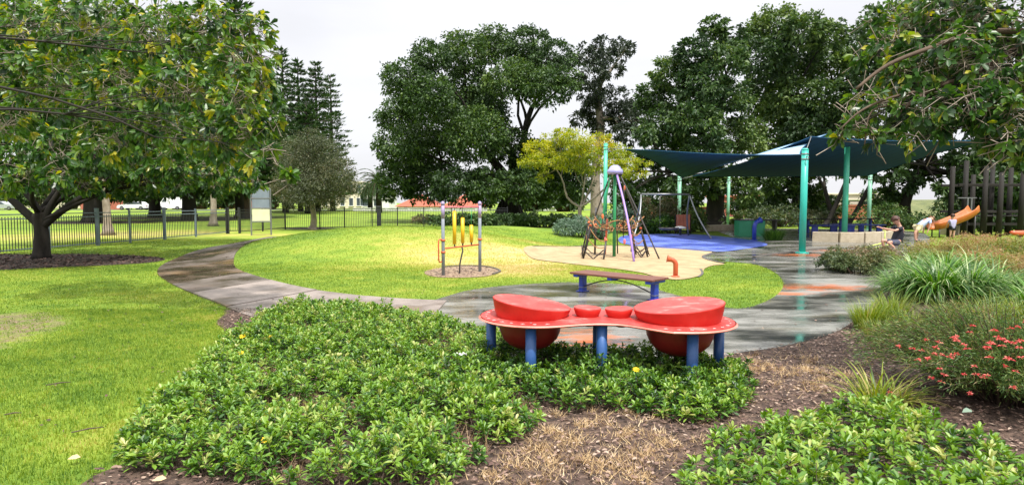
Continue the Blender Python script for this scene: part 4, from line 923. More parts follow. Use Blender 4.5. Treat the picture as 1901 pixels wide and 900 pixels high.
# ------------------------------------------------------------ right playground: slide, timber fort
def fort():
    Y = 30; x0 = P(1800, 400, Y).x; t = empty('timber_fort', (x0, Y, 0), 0, 'dark timber play fort with many posts under the trees at right', 'play structure')
    k = 0
    for px, dy in ((1764, -.6), (1789, 0), (1803, 1.2), (1826, -.8), (1838, 1.4), (1855, -1.2), (1872, .6), (1895, -.8), (1915, 1.0), (1940, -.3)):
        x = P(px, 400, Y + dy).x - x0; h = 3.3 + .35 * math.sin(k * 2.1); k += 1
        B().tube([(x, dy, -.1), (x + .03, dy, h)], [.13, .10], 10).build('log_post', M['timber_dark'], t)
    for z in (.55, 1.15, 2.45):
        B().box((2.2, 0, z), (5.6, .10, .12), bev=.01).build('rail', M['timber_dark'], t); B().box((2.2, 1.2, z), (5.6, .10, .12), bev=.01).build('rail', M['timber_dark'], t)
    for i in range(16): B().box((-.2 + i * .34, .6, .95), (.30, 1.5, .05), bev=.006).build('deck_plank', M['timber_dark'], t)
    for px, w in ((1775, .5), (1782, .1)): B().box((P(px, 385, Y).x - x0 + .1, -.6, 1.45), (.06, .06, .8)).build('white_rail', M['steel'], t)
    B().box((P(1778, 378, Y).x - x0, -.6, 1.82), (.9, .05, .05)).build('white_rail', M['steel'], t)
fort()
def slide():
    Y = 28.5; c = P(1770, 415, Y); t = empty('slide', (c.x, Y, 0), 0, 'orange plastic slide curving down to the left beside the timber fort', 'slide')
    pts = [(-1.0, 0, .38), (-.7, 0, .42), (-.3, 0, .52), (.1, 0, .68), (.5, 0, .84), (.82, 0, 1.02), (.98, 0, 1.2)]
    vs = []; prof = [(-.34, .28), (-.36, .24), (-.30, .02), (-.2, -.04), (.2, -.04), (.30, .02), (.36, .24), (.34, .28), (.31, .24), (.25, .06), (.18, .0), (-.18, .0), (-.25, .06), (-.31, .24)]
    n = len(prof)
    for i, p_ in enumerate(pts):
        for a, b2 in prof: vs.append((p_[0] - b2 * .4, a, p_[2] + b2))
    fs = [(i * n + k, (i + 1) * n + k, (i + 1) * n + (k + 1) % n, i * n + (k + 1) % n) for i in range(len(pts) - 1) for k in range(n)] + [tuple(range(n)), tuple((len(pts) - 1) * n + k for k in range(n - 1, -1, -1))]
    B().add(vs, fs, True).build('chute', M['orange_slide'], t)
    for x in (-.8, .8): 
        for y in (-.25, .25): B().tube([(x, y, -.1), (x, y, .40 if x < 0 else 1.0)], .03, 8).build('leg', M['dark_tube'], t)
slide()
p = P(1893, 430, 26); t = empty('spring_rider', (p.x, 26, 0), 0, 'small red spring rider at the right edge behind the low shrubs', 'spring rider')
B().tube([(0, 0, 0)] + [(.06 * math.cos(a), .06 * math.sin(a), .02 + a * .008) for a in np.linspace(0, 31, 50)], .012, 5).build('spring', M['dark_tube'], t)
B().tube([(-.4, 0, .36), (-.25, 0, .33), (0, 0, .31), (.3, 0, .34), (.5, 0, .5)], [.05, .10, .12, .10, .05], 12).build('body', M['orange_red'], t)
# sand digger by the first child
def digger():
    p = G(1622, 461); t = empty('sand_digger', (p[0], p[1], 0), R(8), 'lime green metal sand digger frame lying low in front of the child', 'sand digger')
    B().tube([(-.35, 0, .03), (.3, .05, .16), (.75, .02, .30)], .028, 8).build('arm', M['yellow_green'], t)
    B().tube([(-.15, -.25, .03), (.35, -.2, .12), (.75, 0, .28)], .028, 8).build('arm', M['yellow_green'], t)
    B().tube([(.40, 0, .0), (.42, 0, .62)], .022, 8).build('handle', M['yellow_green'], t)
    B().tube([(.32, 0, .62), (.52, 0, .62)], .018, 8).build('grip', M['yellow_green'], t)
    B().lathe([(.16, 0), (.17, .03), (.05, .05)], (.4, 0, .0), 14).build('base', M['yellow_green'], t)
digger()

# ------------------------------------------------------------ children at play
def skin_mesh(name, verts, edges, radii, m, parent, sub=2):
    me = bpy.data.meshes.new(name); me.from_pydata([tuple(v) for v in verts], edges, []); o = linkmesh(name, me, m, parent)
    sk = o.modifiers.new('skin', 'SKIN'); sk.use_smooth_shade = True
    for i, v in enumerate(me.skin_vertices[0].data if me.skin_vertices else []): pass
    if not me.skin_vertices:
        bm = bmesh.new(); bm.from_mesh(me); bm.verts.layers.skin.verify(); bm.to_mesh(me); bm.free()
    for i, v in enumerate(me.skin_vertices[0].data): v.radius = (radii[i], radii[i]) if not hasattr(radii[i], '__len__') else radii[i]; v.use_root = (i == 0)
    s = o.modifiers.new('smooth', 'SUBSURF'); s.levels = sub; s.render_levels = sub
    return o
def child(loc, rz, J, shirt, shorts, hairm, label, sc=1.0, face=(0, 0)):
    """J: joints in metres - pelvis, chest, neck, head, and for each side shoulder, elbow, wrist, hip, knee, ankle, toe"""
    t = empty('person', loc, rz, label, 'child'); t.scale = (sc, sc, sc)
    V = [J['pelvis'], J['waist'], J['chest'], J['neck'], J['head'] - (J['head'] - J['neck']) * .25, J['head'] + (J['head'] - J['neck']).normalized() * .05]
    rad = [.085, .082, .09, .038, .068, .075]; E = [(0, 1), (1, 2), (2, 3), (3, 4), (4, 5)]
    hands = []
    for s_ in ('l', 'r'):
        i = len(V); a = [J['sh' + s_], J['el' + s_], J['wr' + s_]]; d = (J['wr' + s_] - J['el' + s_]).normalized(); palm = J['wr' + s_] + d * .05
        V += a + [palm]; rad += [.036, .027, .019, .024]; E += [(2, i), (i, i + 1), (i + 1, i + 2), (i + 2, i + 3)]
        side = d.cross(Vector((0, 0, 1))); side = side.normalized() if side.length > .1 else Vector((1, 0, 0)); up = side.cross(d)
        for k, (o_, L) in enumerate(((-.020, .038), (-.007, .046), (.007, .043), (.020, .034))):
            q = len(V); r0 = palm + side * o_ + d * .012; V += [r0 + d * L * .5 - up * .004, r0 + d * L * .85 - up * .018]; rad += [.006, .005]; E += [(i + 3, q), (q, q + 1)]
        q = len(V); V += [palm - side * .028 + d * .004, palm - side * .036 + d * .024]; rad += [.007, .0055]; E += [(i + 2, q), (q, q + 1)]
        i = len(V); V += [J['hip' + s_], J['kn' + s_], J['an' + s_], J['to' + s_]]; rad += [.066, .046, .03, .026]; E += [(0, i), (i, i + 1), (i + 1, i + 2), (i + 2, i + 3)]
    body = skin_mesh('body', V, E, rad, M['skin'], t)
    up = (J['head'] - J['neck']).normalized(); f = Vector((math.cos(face[0]) * math.cos(face[1]), math.sin(face[0]) * math.cos(face[1]), math.sin(face[1])))
    sd_ = up.cross(f).normalized(); f = sd_.cross(up).normalized(); hc = J['head'] + up * .02
    Mx = Matrix((f, sd_, up)).transposed()
    h = B(); n, m_ = 18, 10; vs = []
    for i in range(m_ + 1):
        th = math.pi * .62 * i / m_
        for k in range(n):
            a = 2 * math.pi * k / n; rr = .104 * (1 + .05 * math.sin(5 * a + i)); low = th if math.cos(a) < .3 else th * .62
            p_ = Vector((rr * math.sin(low) * math.cos(a) - .012, rr * math.sin(low) * math.sin(a), rr * 1.08 * math.cos(low) + .012)); vs.append(Mx @ p_ + hc)
    h.add(vs, [(i * n + k, (i + 1) * n + k, (i + 1) * n + (k + 1) % n, i * n + (k + 1) % n) for i in range(m_) for k in range(n)], True)
    ho = h.build('hair', hairm, t); sol = ho.modifiers.new('thick', 'SOLIDIFY'); sol.thickness = .012
    for s_ in (-1, 1):
        B().ball(Mx @ Vector((.088, .032 * s_, .005)) + hc, .010, 8, 5).build('eye', M['eye'], t)
        B().ball(Mx @ Vector((.0, .088 * s_, -.01)) + hc, (.018, .014, .026), 8, 5).build('ear', M['skin'], t)
    B().ball(Mx @ Vector((.098, 0, -.018)) + hc, (.014, .012, .016), 8, 5).build('nose', M['skin'], t)
    B().ball(Mx @ Vector((.086, 0, -.05)) + hc, (.008, .022, .006), 8, 5).build('mouth', M['lip'], t)
    SV = [J['waist'], J['pelvis'] * .7 + J['waist'] * .3, J['chest'], J['chest'] * .45 + J['neck'] * .55]; SR = [.115, .113, .122, .056]; SE = [(0, 1), (0, 2), (2, 3)]
    for s_ in ('l', 'r'):
        i = len(SV); SV += [J['sh' + s_], J['sh' + s_] * .35 + J['el' + s_] * .65]; SR += [.052, .046]; SE += [(2, i), (i, i + 1)]
    skin_mesh('shirt', SV, SE, SR, shirt, t)
    SV = [J['pelvis']]; SR = [.102]; SE = []
    for s_ in ('l', 'r'):
        i = len(SV); SV += [J['hip' + s_], J['hip' + s_] * .3 + J['kn' + s_] * .7]; SR += [.082, .068]; SE += [(0, i), (i, i + 1)]
    skin_mesh('shorts', SV, SE, SR, shorts, t)
    for s_ in ('l', 'r'):
        a, b2 = J['an' + s_], J['to' + s_]; skin_mesh('shoe', [a - Vector((0, 0, .02)), b2, b2 + (b2 - a).normalized() * .03], [(0, 1), (1, 2)], [.038, .038, .03], M['dark_tube'], t, 1)
    return t
v = Vector
# first child: squatting on the sand facing left (-x), leaning back, arms reaching out
J1 = dict(pelvis=v((.02, 0, .20)), waist=v((.06, 0, .32)), chest=v((.10, 0, .50)), neck=v((.05, 0, .64)), head=v((-.03, 0, .74)),
          shl=v((.05, -.14, .57)), ell=v((-.14, -.15, .50)), wrl=v((-.36, -.12, .55)), shr=v((.05, .14, .57)), elr=v((-.16, .16, .50)), wrr=v((-.38, .10, .57)),
          hipl=v((-.04, -.09, .19)), knl=v((-.30, -.12, .20)), anl=v((-.12, -.14, .05)), tol=v((-.22, -.15, .03)), hipr=v((-.04, .09, .19)), knr=v((-.30, .12, .24)), anr=v((-.24, .13, .05)), tor=v((-.34, .13, .03)))
g1 = G(1667, 464)
child((g1[0], g1[1] + .1, 0), 0, J1, M['cloth_navy'], M['cloth_short'], M['hair'], 'brown haired child in a black t-shirt crouching with arms stretched out to the left', 1.32, (math.pi + .25, -.2))
# second child: bent forward, pale blue top, hands on the wall, legs behind
J2 = dict(pelvis=v((-.02, 0, .47)), waist=v((.09, 0, .55)), chest=v((.22, 0, .70)), neck=v((.34, 0, .76)), head=v((.43, .06, .74)),
          shl=v((.26, -.13, .70)), ell=v((.25, -.16, .52)), wrl=v((.20, -.14, .36)), shr=v((.26, .13, .70)), elr=v((.28, .16, .52)), wrr=v((.24, .14, .36)),
          hipl=v((-.05, -.09, .46)), knl=v((-.20, -.11, .30)), anl=v((-.18, -.12, .06)), tol=v((-.07, -.13, .03)), hipr=v((-.05, .09, .46)), knr=v((.02, .11, .26)), anr=v((.0, .12, .06)), tor=v((.11, .13, .03)))
g2 = P(1706, 430, 25.5)
child((g2.x, 25.5, 0), 0, J2, M['cloth_sky'], M['cloth_cream'], M['hair_fair'], 'child in a pale blue top bending forward between the black shirted child and slide', 1.25, (-.2, -.6))
J3 = dict(pelvis=v((0, 0, .50)), waist=v((0, 0, .60)), chest=v((0, .02, .78)), neck=v((0, .03, .92)), head=v((0, .03, 1.03)),
          shl=v((-.14, 0, .86)), ell=v((-.2, .06, .68)), wrl=v((-.15, .18, .55)), shr=v((.14, 0, .86)), elr=v((.2, .06, .68)), wrr=v((.15, .18, .55)),
          hipl=v((-.08, 0, .49)), knl=v((-.09, -.02, .28)), anl=v((-.09, .0, .07)), tol=v((-.1, .1, .03)), hipr=v((.08, 0, .49)), knr=v((.09, .03, .28)), anr=v((.09, .0, .07)), tor=v((.1, .1, .03)))
g3 = P(1768, 425, 27.7)
child((g3.x, 27.7, 0), 0, J3, M['cloth_lilac'], M['cloth_navy'], M['hair'], 'dark haired child in a lilac grey top standing in front of the orange slide', .95, (math.pi / 2, -.2))

# ------------------------------------------------------------ vegetation builders
def clumps_px(lst, Y, jit=3.0, asp=1.0):
    """clumps given as outline measurements (x, y, radius) at distance Y, spread in depth"""
    out = []
    for q in lst:
        px, py, rp = q[:3]; y = Y + (q[3] if len(q) > 3 else random.uniform(-jit, jit)); p_ = P(px, py, y); r = rp * y / F
        out.append((p_, Vector((r, r * 1.1, r * asp))))
    return out
def crown(name, clumps, per, nleaf, L, W, mt, parent, spread=.28, up=.5, inner=.15, seed=0, shape='r', tintbias=0.0, tv=.22):
    Ps = []; Ds = []; Ts = []
    for c, r in clumps:
        area = (r.x * r.z + r.x * r.y + r.y * r.z) / 3; n = max(6, int(per * area)); d = rvec(n)
        d[:, 2] = np.where(d[:, 2] < -.25, d[:, 2] * rng.uniform(.2, 1, n), d[:, 2]); d = unit(d)
        rr = np.where(rng.random(n) < inner, rng.uniform(.3, .8, n), rng.uniform(.82, 1.06, n))
        sub = np.array(c)[None] + d * np.array(r)[None] * rr[:, None]
        nn = rng.poisson(nleaf, n) + 2; idx = np.repeat(np.arange(n), nn); k = len(idx)
        sp = spread * (r.x + r.z) / 2 if spread < 1 else spread
        sp = min(sp, .9)
        off = rng.normal(0, 1, (k, 3)) * np.array([1, 1, .55]) * sp * .42
        Ps.append(sub[idx] + off); dd = unit(d[idx] * .7 + rvec(k) * .9 + np.array([0, 0, -.12])); Ds.append(dd)
        ct = rng.normal(0, .5 * tv)
        Ts.append(np.clip(.42 + tintbias + ct + rng.normal(0, tv * .45, n)[idx] + rng.normal(0, tv * .6, k), 0, 1))
    Pq = np.concatenate(Ps); Dq = np.concatenate(Ds); Tq = np.concatenate(Ts); n = len(Pq)
    N = unit(rvec(n) * .75 + np.array([0, 0, up + .3]))
    LL = L * rng.uniform(.6, 1.3, n); return leaves(name, Pq, Dq, N, LL, LL * W / L, Tq, mt, parent, shape)
def bend(a, b, k=.12, n=6, seed=0, wob=.03):
    a = Vector(a); b = Vector(b); L = (b - a).length; out = []
    w = Vector((random.uniform(-1, 1), random.uniform(-1, 1), 0)) * wob * L
    for i in range(n + 1):
        t = i / n; s_ = math.sin(math.pi * t); out.append(a.lerp(b, t) + Vector((0, 0, -k * L * s_)) + w * math.sin(2 * math.pi * t) + w * s_)
    return out
ANG = 0
def limbs(trunk_b, fork, trunk_r, clumps, rl, twigs=5, n=8, bendk=.05, flare=1.7):
    b = trunk_b; b_ = B(); base, top = Vector(fork[0]), Vector(fork[-1])
    pts = [Vector(p) for p in smooth_poly([tuple(p) for p in fork], 4, False)] if len(fork) > 2 else [base.lerp(top, k / 5) for k in range(6)]
    m = len(pts); rr = [trunk_r * (1 + (flare - 1) * max(0, 1 - i / (m * .3)) ** 2) * (1 - .35 * i / m) for i in range(m)]
    b_.tube(pts, rr, 14)
    # a few main limbs, each to the middle of a group of clumps, then boughs to every clump, then twigs
    K = max(2, min(6, len(clumps) // 4)); cs = [c for c, r in clumps]; anc = [cs[0]]
    while len(anc) < K: anc.append(max(cs, key=lambda c: min((c - a).length for a in anc)))
    grp = [min(range(K), key=lambda i: (c - anc[i]).length) for c in cs]
    for i in range(K):
        mem = [clumps[j] for j in range(len(clumps)) if grp[j] == i]
        if not mem: continue
        cen = sum((c for c, r in mem), Vector()) / len(mem); st = pts[random.randint(int(m * .75), m - 1)]
        path = bend(st, st.lerp(cen, .72), -bendk, 6, wob=.06); r0 = min(rl, trunk_r * .6); b_.tube(path, [r0 * (1 - .5 * q / 6) for q in range(7)], n)
        for c, r in mem:
            s0 = path[random.randint(4, 6)]; p2 = bend(s0, c, -.06, 5, wob=.06); r1 = r0 * .32; b_.tube(p2, [r1 * (1 - .6 * q / 5) for q in range(6)], 6)
            for k in range(twigs):
                d = Vector(rvec(1)[0]); d.z = abs(d.z) * .8 - .1; e = c + Vector((d.x * r.x, d.y * r.y, d.z * r.z)) * .9
                b_.tube(bend(p2[random.randint(2, 5)], e, -.04, 3), [r1 * .3, r1 * .22, r1 * .14, r1 * .05], 4, False)
    return b_
def tree(name, label, base, fork, tr, clumps, mt, bark, per=14, nleaf=12, L=.3, W=.16, rl=.18, group=None, spread=.3, twigs=5, extra=None, bendk=.05, **k):
    t = empty(name, base, 0, label, 'tree', group); o = Vector(base)
    b_ = limbs(None, fork, tr, clumps, rl, twigs, bendk=bendk); tk = b_.build('trunk', bark, t); tk.location = -o
    c = crown('crown', clumps, per, nleaf, L, W, mt, t, spread, **k); c.location = -o
    return t

# giant fig in the middle
def cp(lst, Y, jit): return clumps_px(lst, Y, jit)
fig = cp([(752, 148, 42), (800, 108, 36), (858, 100, 44), (918, 84, 38), (980, 88, 40), (1028, 112, 40), (738, 215, 38), (800, 185, 50), (870, 170, 52), (948, 150, 46), (1015, 165, 44), (1052, 150, 26),
          (744, 272, 46), (812, 262, 60), (884, 252, 58), (905, 215, 40), (1000, 300, 48), (735, 330, 36), (790, 338, 42), (845, 345, 42), (905, 345, 38), (965, 345, 40), (1020, 340, 38), (1070, 335, 36), (1060, 290, 34), (950, 270, 38), (760, 362, 18), (880, 366, 16), (1000, 368, 16), (1060, 368, 16), (820, 365, 16), (720, 362, 14)], 50, 4)
fig += [(p_ + Vector((0, 6, -.5)), r * .95) for p_, r in fig[:21:4]]
fig = [(c, Vector((r.x * .92, r.y, r.z * .82))) for c, r in fig]
base = Vector((P(945, 400, 52).x, 52, 0))
t = tree('fig_tree', 'huge domed dark green fig tree in the middle of the view behind the mound', tuple(base), [base, base + Vector((0, 0, 1.2)), base + Vector((.2, 0, 3.2))], .95, fig, M['leaf_fig'], M['bark_dark'], per=50, nleaf=22, L=.26, W=.145, tv=.3, rl=.40, twigs=5, spread=.34, bendk=.03, inner=.25)
rb = B()
for k in range(9):
    a = k * .7; rb.tube([(0 + .5 * math.cos(a), .5 * math.sin(a), 1.6), (1.0 * math.cos(a), 1.0 * math.sin(a), .5), (1.7 * math.cos(a), 1.7 * math.sin(a), .02), (2.3 * math.cos(a), 2.3 * math.sin(a), -.1)], [.35, .34, .22, .08], 8)
rb.build('buttress_root', M['bark_dark'], t)
# thinner gum behind it to the right
gum = cp([(1090, 105, 22), (1120, 92, 22), (1150, 95, 20), (1165, 88, 12), (1100, 135, 24), (1135, 125, 20), (1095, 175, 22), (1110, 205, 26), (1150, 190, 22), (1160, 215, 24), (1125, 235, 24), (1080, 225, 18), (1185, 230, 24), (1165, 250, 22), (1120, 160, 16), (1195, 200, 16)], 60, 2)
base = Vector((P(1110, 400, 61).x, 61, 0))
tree('gum_tree', 'tall thin open crowned gum tree between the two dark figs', tuple(base), [base, base + Vector((-.3, 0, 4)), P(1115, 240, 61), P(1108, 180, 61)], .5, gum, M['leaf_euc'], M['bark_pale'], per=24, nleaf=18, L=.40, W=.16, rl=.2, twigs=4, spread=.34)
# dark trees at right, three overlapping crowns
f2 = cp([(1215, 185, 34), (1245, 140, 34), (1290, 105, 36), (1325, 58, 26), (1300, 160, 42), (1345, 110, 38), (1230, 235, 40), (1290, 225, 48), (1345, 190, 46), (1250, 275, 34), (1310, 285, 40), (1370, 260, 46), (1200, 250, 22), (1360, 75, 24), (1205, 300, 26), (1225, 340, 24), (1265, 345, 26), (1310, 345, 26), (1360, 335, 32), (1410, 330, 34), (1390, 365, 22), (1240, 368, 16), (1290, 370, 14), (1190, 345, 18), (1150, 330, 22), (1165, 360, 16)], 44, 3)
f2 = [(c, Vector((r.x * .95, r.y, r.z * .85))) for c, r in f2]
base = Vector((P(1330, 400, 45).x, 45, 0))
tree('fig_tree', 'broad dark green tree rising behind the left end of the blue shade sail', tuple(base), [base, base + Vector((-.1, 0, 1.5)), base + Vector((.3, 0, 4))], .72, f2, M['leaf_dark'], M['bark_dark'], per=46, nleaf=22, L=.28, W=.17, rl=.30, twigs=4, spread=.34, inner=.25, tv=.3)
f3 = cp([(1440, 50, 42), (1490, 60, 38), (1530, 70, 34), (1420, 110, 46), (1480, 120, 46), (1540, 120, 40), (1590, 90, 36), (1415, 180, 44), (1470, 190, 50), (1530, 190, 44), (1440, 235, 44), (1500, 245, 44), (1570, 230, 44), (1600, 160, 38), (1400, 70, 24), (1430, 300, 34), (1490, 300, 34), (1550, 300, 32), (1450, 345, 30), (1500, 350, 26), (1430, 375, 18), (1480, 380, 16)], 50, 3)
f3 = [(c, Vector((r.x * .95, r.y, r.z * .85))) for c, r in f3]
base = Vector((P(1480, 400, 52).x, 52, 0))
tree('fig_tree', 'tallest dark tree on the right, its crown reaching the top of the picture', tuple(base), [base, base + Vector((.2, 0, 2)), base + Vector((0, 0, 5))], .75, f3, M['leaf_dark'], M['bark_dark'], per=34, nleaf=20, L=.34, W=.19, tv=.3, rl=.35, twigs=4, tintbias=.05, spread=.34, inner=.2)
f4 = cp([(1650, 60, 50), (1720, 40, 50), (1790, 60, 50), (1640, 140, 46), (1710, 130, 50), (1780, 140, 50), (1850, 110, 55), (1650, 215, 44), (1720, 210, 44), (1800, 220, 50), (1880, 220, 60), (1640, 275, 34), (1850, 290, 40), (1900, 300, 40), (1790, 320, 16), (1725, 335, 14), (1640, 320, 30), (1670, 345, 24), (1650, 370, 18), (1600, 320, 14), (1830, 330, 34), (1880, 330, 34), (1930, 330, 40), (1850, 355, 22), (1770, 350, 18), (1790, 370, 14), (1820, 375, 16), (1870, 370, 20), (1910, 370, 24), (1700, 335, 12), (1745, 350, 10), (1790, 290, 30), (1850, 300, 34), (1920, 290, 40), (1960, 340, 40), (1800, 320, 26), (1840, 350, 24), (1890, 350, 30), (1870, 385, 18), (1820, 385, 14), (1930, 380, 26), (1800, 345, 22), (1760, 300, 22), (1690, 300, 26), (1600, 300, 24)], 40, 3)
base = Vector((P(1690, 400, 42).x, 42, 0))
tree('shade_tree', 'dark spreading tree behind the overhanging leaves at far right', tuple(base), [base, base + Vector((-.4, 0, 1.5)), base + Vector((.5, 0, 4))], .4, f4, M['leaf_dark'], M['bark_dark'], per=30, nleaf=18, L=.34, W=.20, rl=.22, twigs=4, spread=.34, inner=.2)
# low dark understorey and slanting trunks below the sails
for px, Y, lean, lb in ((1540, 40, 1.6, 'slanting dark trunk leaning right, between the turquoise and the tall pole'), (1560, 42, -1.2, 'slanting dark trunk leaning left, just behind the tall sea green pole'), (1580, 41, 2.0, 'slanting dark trunk leaning right towards the pale pole behind the wall')):
    x = P(px - 8, 400, Y).x; t0 = Vector((x, Y, 0)); cl = [(Vector((x + lean * .8, Y, 4.2)), Vector((1.6, 1.4, 1.0))), (Vector((x + lean * 1.4, Y + .5, 4.6)), Vector((1.4, 1.4, .9)))]
    tree('paperbark_tree', lb, tuple(t0), [t0, t0 + Vector((lean * .3, 0, 1.0)), t0 + Vector((lean * .8, 0, 3.0))], .17, cl, M['leaf_dark'], M['bark_dark'], per=9, nleaf=12, L=.28, W=.14, rl=.12, group=None, twigs=4)
def shrub(name, label, x, y, rx, ry, h, mt, n, L, W, cat='shrub', group=None, up=.5, tb=0, shape='r', z0=None, seedk=3):
    """a bush built as woody stems carrying several leafy lobes"""
    t = empty(name, (x, y, float(tz(x, y)) if z0 is None else z0), 0, label, cat, group)
    cl = []; 
    for k in range(max(4, int(rx * ry * seedk / .5))):
        a = random.uniform(0, 6.28); q = math.sqrt(random.random()) * .75; s_ = random.uniform(.28, .45)
        hz = h * random.uniform(.45, .72) * (1 - .35 * q); cl.append((Vector((rx * q * math.cos(a), ry * q * math.sin(a), hz)), Vector((rx * s_, ry * s_, h * random.uniform(.28, .42)))))
        
    if len(cl) > 40: cl = cl[:40]
    b_ = B()
    for c, r in cl: b_.tube(bend((c.x * .3, c.y * .3, -.03), c, -.05, 4), [.03 * h + .008, .025 * h + .006, .02 * h + .004, .012 * h + .003, .004], 5)
    b_.build('stems', M['bark_brown'], t)
    tot = sum(r.x * r.z + r.y * r.z + r.x * r.y for c, r in cl) / 3
    crown('foliage', cl, n / 10 / tot, 9, L, W, mt, t, .4, up=up, tintbias=tb, shape=shape)
    return t
# left dark trunks with heavy crowns beyond the fence
for i, (px, pyb, wpx, lb) in enumerate(((178, 413, 42, 'thick dark trunked tree behind the tall fence post at left'), (288, 404, 22, 'dark trunked tree beyond the fence, right of the white car'), (352, 409, 27, 'broad dark trunked tree beyond the fence, left of the thin pale trunk'), (452, 404, 28, 'brown trunked tree beyond the fence just left of the notice board'), (538, 391, 15, 'tall dark conifer beyond the fence, right of the notice board'))):
    g_ = G(px, pyb); Y = g_[1]; r = wpx * Y / F / 2; base = Vector((g_[0], Y, float(tz(*g_)))); r = min(r, 1.2)
    spr = [(-70, 300), (0, 290), (70, 300), (-90, 230), (0, 210), (90, 230), (-40, 140), (50, 140), (0, 70), (-60, 342), (60, 340), (-30, 335), (35, 345), (-100, 338), (95, 340)]
    k = 50.0 / Y
    cl = []
    for dx, py in spr:
        if px + dx * k > 545: dx = -abs(dx) * .3
        c = P(px + dx * k * .8, 376 - (376 - py) * min(1.0, k * 1.0) - 4, Y + random.uniform(-3, 3)); c.z = max(c.z, 4.3); rr = (random.uniform(2.0, 3.0))
        cl.append((c, Vector((rr, rr, rr * .8))))
    tree('park_tree', lb, tuple(base), [base, base + Vector((0, 0, 1.5)), base + Vector((.1, 0, 5))], r, cl, M['leaf_pine'] if i != 0 else M['leaf_fig'], M['bark_brown'] if i in (3,) else M['bark_dark'], per=5, nleaf=12, L=.42, W=.2, rl=.2, group='big trees in the park beyond the fence', flare=1.0) if False else None
    t = empty('park_tree', tuple(base), 0, lb, 'tree', 'big trees in the park beyond the fence')
    bb = limbs(None, [base, base + Vector((0, 0, 2)), base + Vector((.1, 0, 6))], r, cl, .22, 3, flare=1.25); o = bb.build('trunk', M['bark_brown'] if i == 3 else M['bark_dark'], t); o.location = -base
    c = crown('crown', cl, 10, 17, .46, .26, M['leaf_fig'], t, .36); c.location = -base
for px, py, rx, ry in ((178, 413, 4.5, 3.4), (288, 405, 4, 4), (352, 409, 4, 3.6), (452, 405, 4, 3.6), (574, 424, 1.6, 1.2), (1330, 402, 5, 4)):  # dark sheets laid in place of the shade under these trees
    g_ = G(px, py); sheet('trunk_shade_sheet', [(g_[0] + rx * (1 + .12 * math.sin(3 * a + px)) * math.cos(a), g_[1] + ry * (1 + .1 * math.cos(2 * a + px)) * math.sin(a)) for a in np.linspace(0, 2 * math.pi, 29)[:-1]], .012, M['mulch_dark'], 'dark sheet painted on the ground as shade round a tree trunk', step=1.5)
# slim pale trunks
for px, pyb, Y, lb in ((201, 436, 30.5, 'slim pale barked trunk just beyond the fence beside the thick dark trunk'), (396, 418, 42, 'slim pale barked trunk beyond the fence between two dark trunks')):
    base = Vector((P(px, pyb, Y).x, Y, 0)); top = P(px - (10 if px < 300 else 2), 335, Y)
    cl = [(top + Vector((random.uniform(-1, 1), random.uniform(-1, 1), random.uniform(.8, 3.2))), Vector((1.1, 1.1, .8))) for _ in range(7)]
    tree('slim_tree', lb, tuple(base), [base, base.lerp(top, .5) + Vector((.05, 0, 0)), top], .22 if px > 300 else .20, cl, M['leaf_magnolia'], M['bark_pale'], per=14, nleaf=9, L=.2, W=.09, rl=.08)
# norfolk pines
def pine(px, Y, ptop, lb, Rb=3.2, seed=0, dens=1.0):
    top = P(px, ptop, Y); base = Vector((top.x, Y, float(tz(top.x, Y)))); H = top.z - base.z
    t = empty('norfolk_pine', tuple(base), 0, lb, 'tree', 'tall layered pines at the left of the sky gap')
    b_ = B(); b_.tube([(0, 0, -.2), (.05, 0, H * .5), (0, 0, H)], [.45, .28, .03], 10); b_.build('trunk', M['bark_dark'], t)
    bb = B(); Ps, Ds, Ts = [], [], []
    z = H * .12; k = 0
    while z < H - .3:
        f = (z / H); Lb = Rb * (1 - f) ** .75 * (1.0 + .0) + .25; nb = 6; off = random.uniform(0, 1)
        for j in range(nb):
            a = (j + off) * 2 * math.pi / nb + random.uniform(-.3, .3); L = Lb * random.uniform(.55, 1.2); d = Vector((math.cos(a), math.sin(a), 0))
            z_ = z + random.uniform(-.25, .25); e = d * L + Vector((0, 0, z_ - .05 * L + .08 * L * L / 4)); s_ = Vector((0, 0, z_)); mid = d * L * .5 + Vector((0, 0, z_ - .14 * L * .5))
            bb.tube([s_, mid, e], [.05, .035, .015], 4, False)
            n = int(22 * dens * L / 2) + 8; tt = rng.uniform(.12, 1, n) ** .75
            c = (1 - tt)[:, None] ** 2 * np.array(s_) + 2 * (tt * (1 - tt))[:, None] * np.array(mid) + (tt ** 2)[:, None] * np.array(e)
            sd_ = np.array([-d.y, d.x, 0]); lat = rng.uniform(-1, 1, n) * (1 - tt * .6) * .42 * min(1.2, L / 2)
            Ps.append(c + sd_ * lat[:, None] + np.array([0, 0, 1]) * (np.abs(lat) * .35)[:, None]); Ds.append(unit(np.array(d) * .7 + sd_ * np.sign(lat)[:, None] * .8 + np.array([0, 0, .55]) + rvec(n) * .25))
            Ts.append(np.clip(.4 + rng.normal(0, .2, n), 0, 1))
        z += H * .027 + .18; k += 1
    tag(bb.build('branches', M['bark_brown'], t), kind='stuff')
    Pq = np.concatenate(Ps); n = len(Pq); leaves('needles', Pq, np.concatenate(Ds), unit(rvec(n) * .5 + np.array([0, 0, 1])), .62 * rng.uniform(.7, 1.3, n), .17, np.concatenate(Ts), M['leaf_pine'], t, fold=.1, droop=-.1)
pine(523, 84, 84, 'leftmost tall pine, partly behind the near leaves', 4.2, dens=1.6); pine(552, 92, 106, 'second tall pine from the left, dense and dark', 5.2, dens=2.6); pine(585, 88, 114, 'third pine from the left with an open pointed top', 5.0, dens=2.2); pine(613, 96, 138, 'rightmost pine, thin and see-through against the sky', 4.8, dens=1.1)
pine(432, 62, -70, 'very tall dark pine behind the near leaves, running out of the top of the picture', 5.5, dens=3.0)
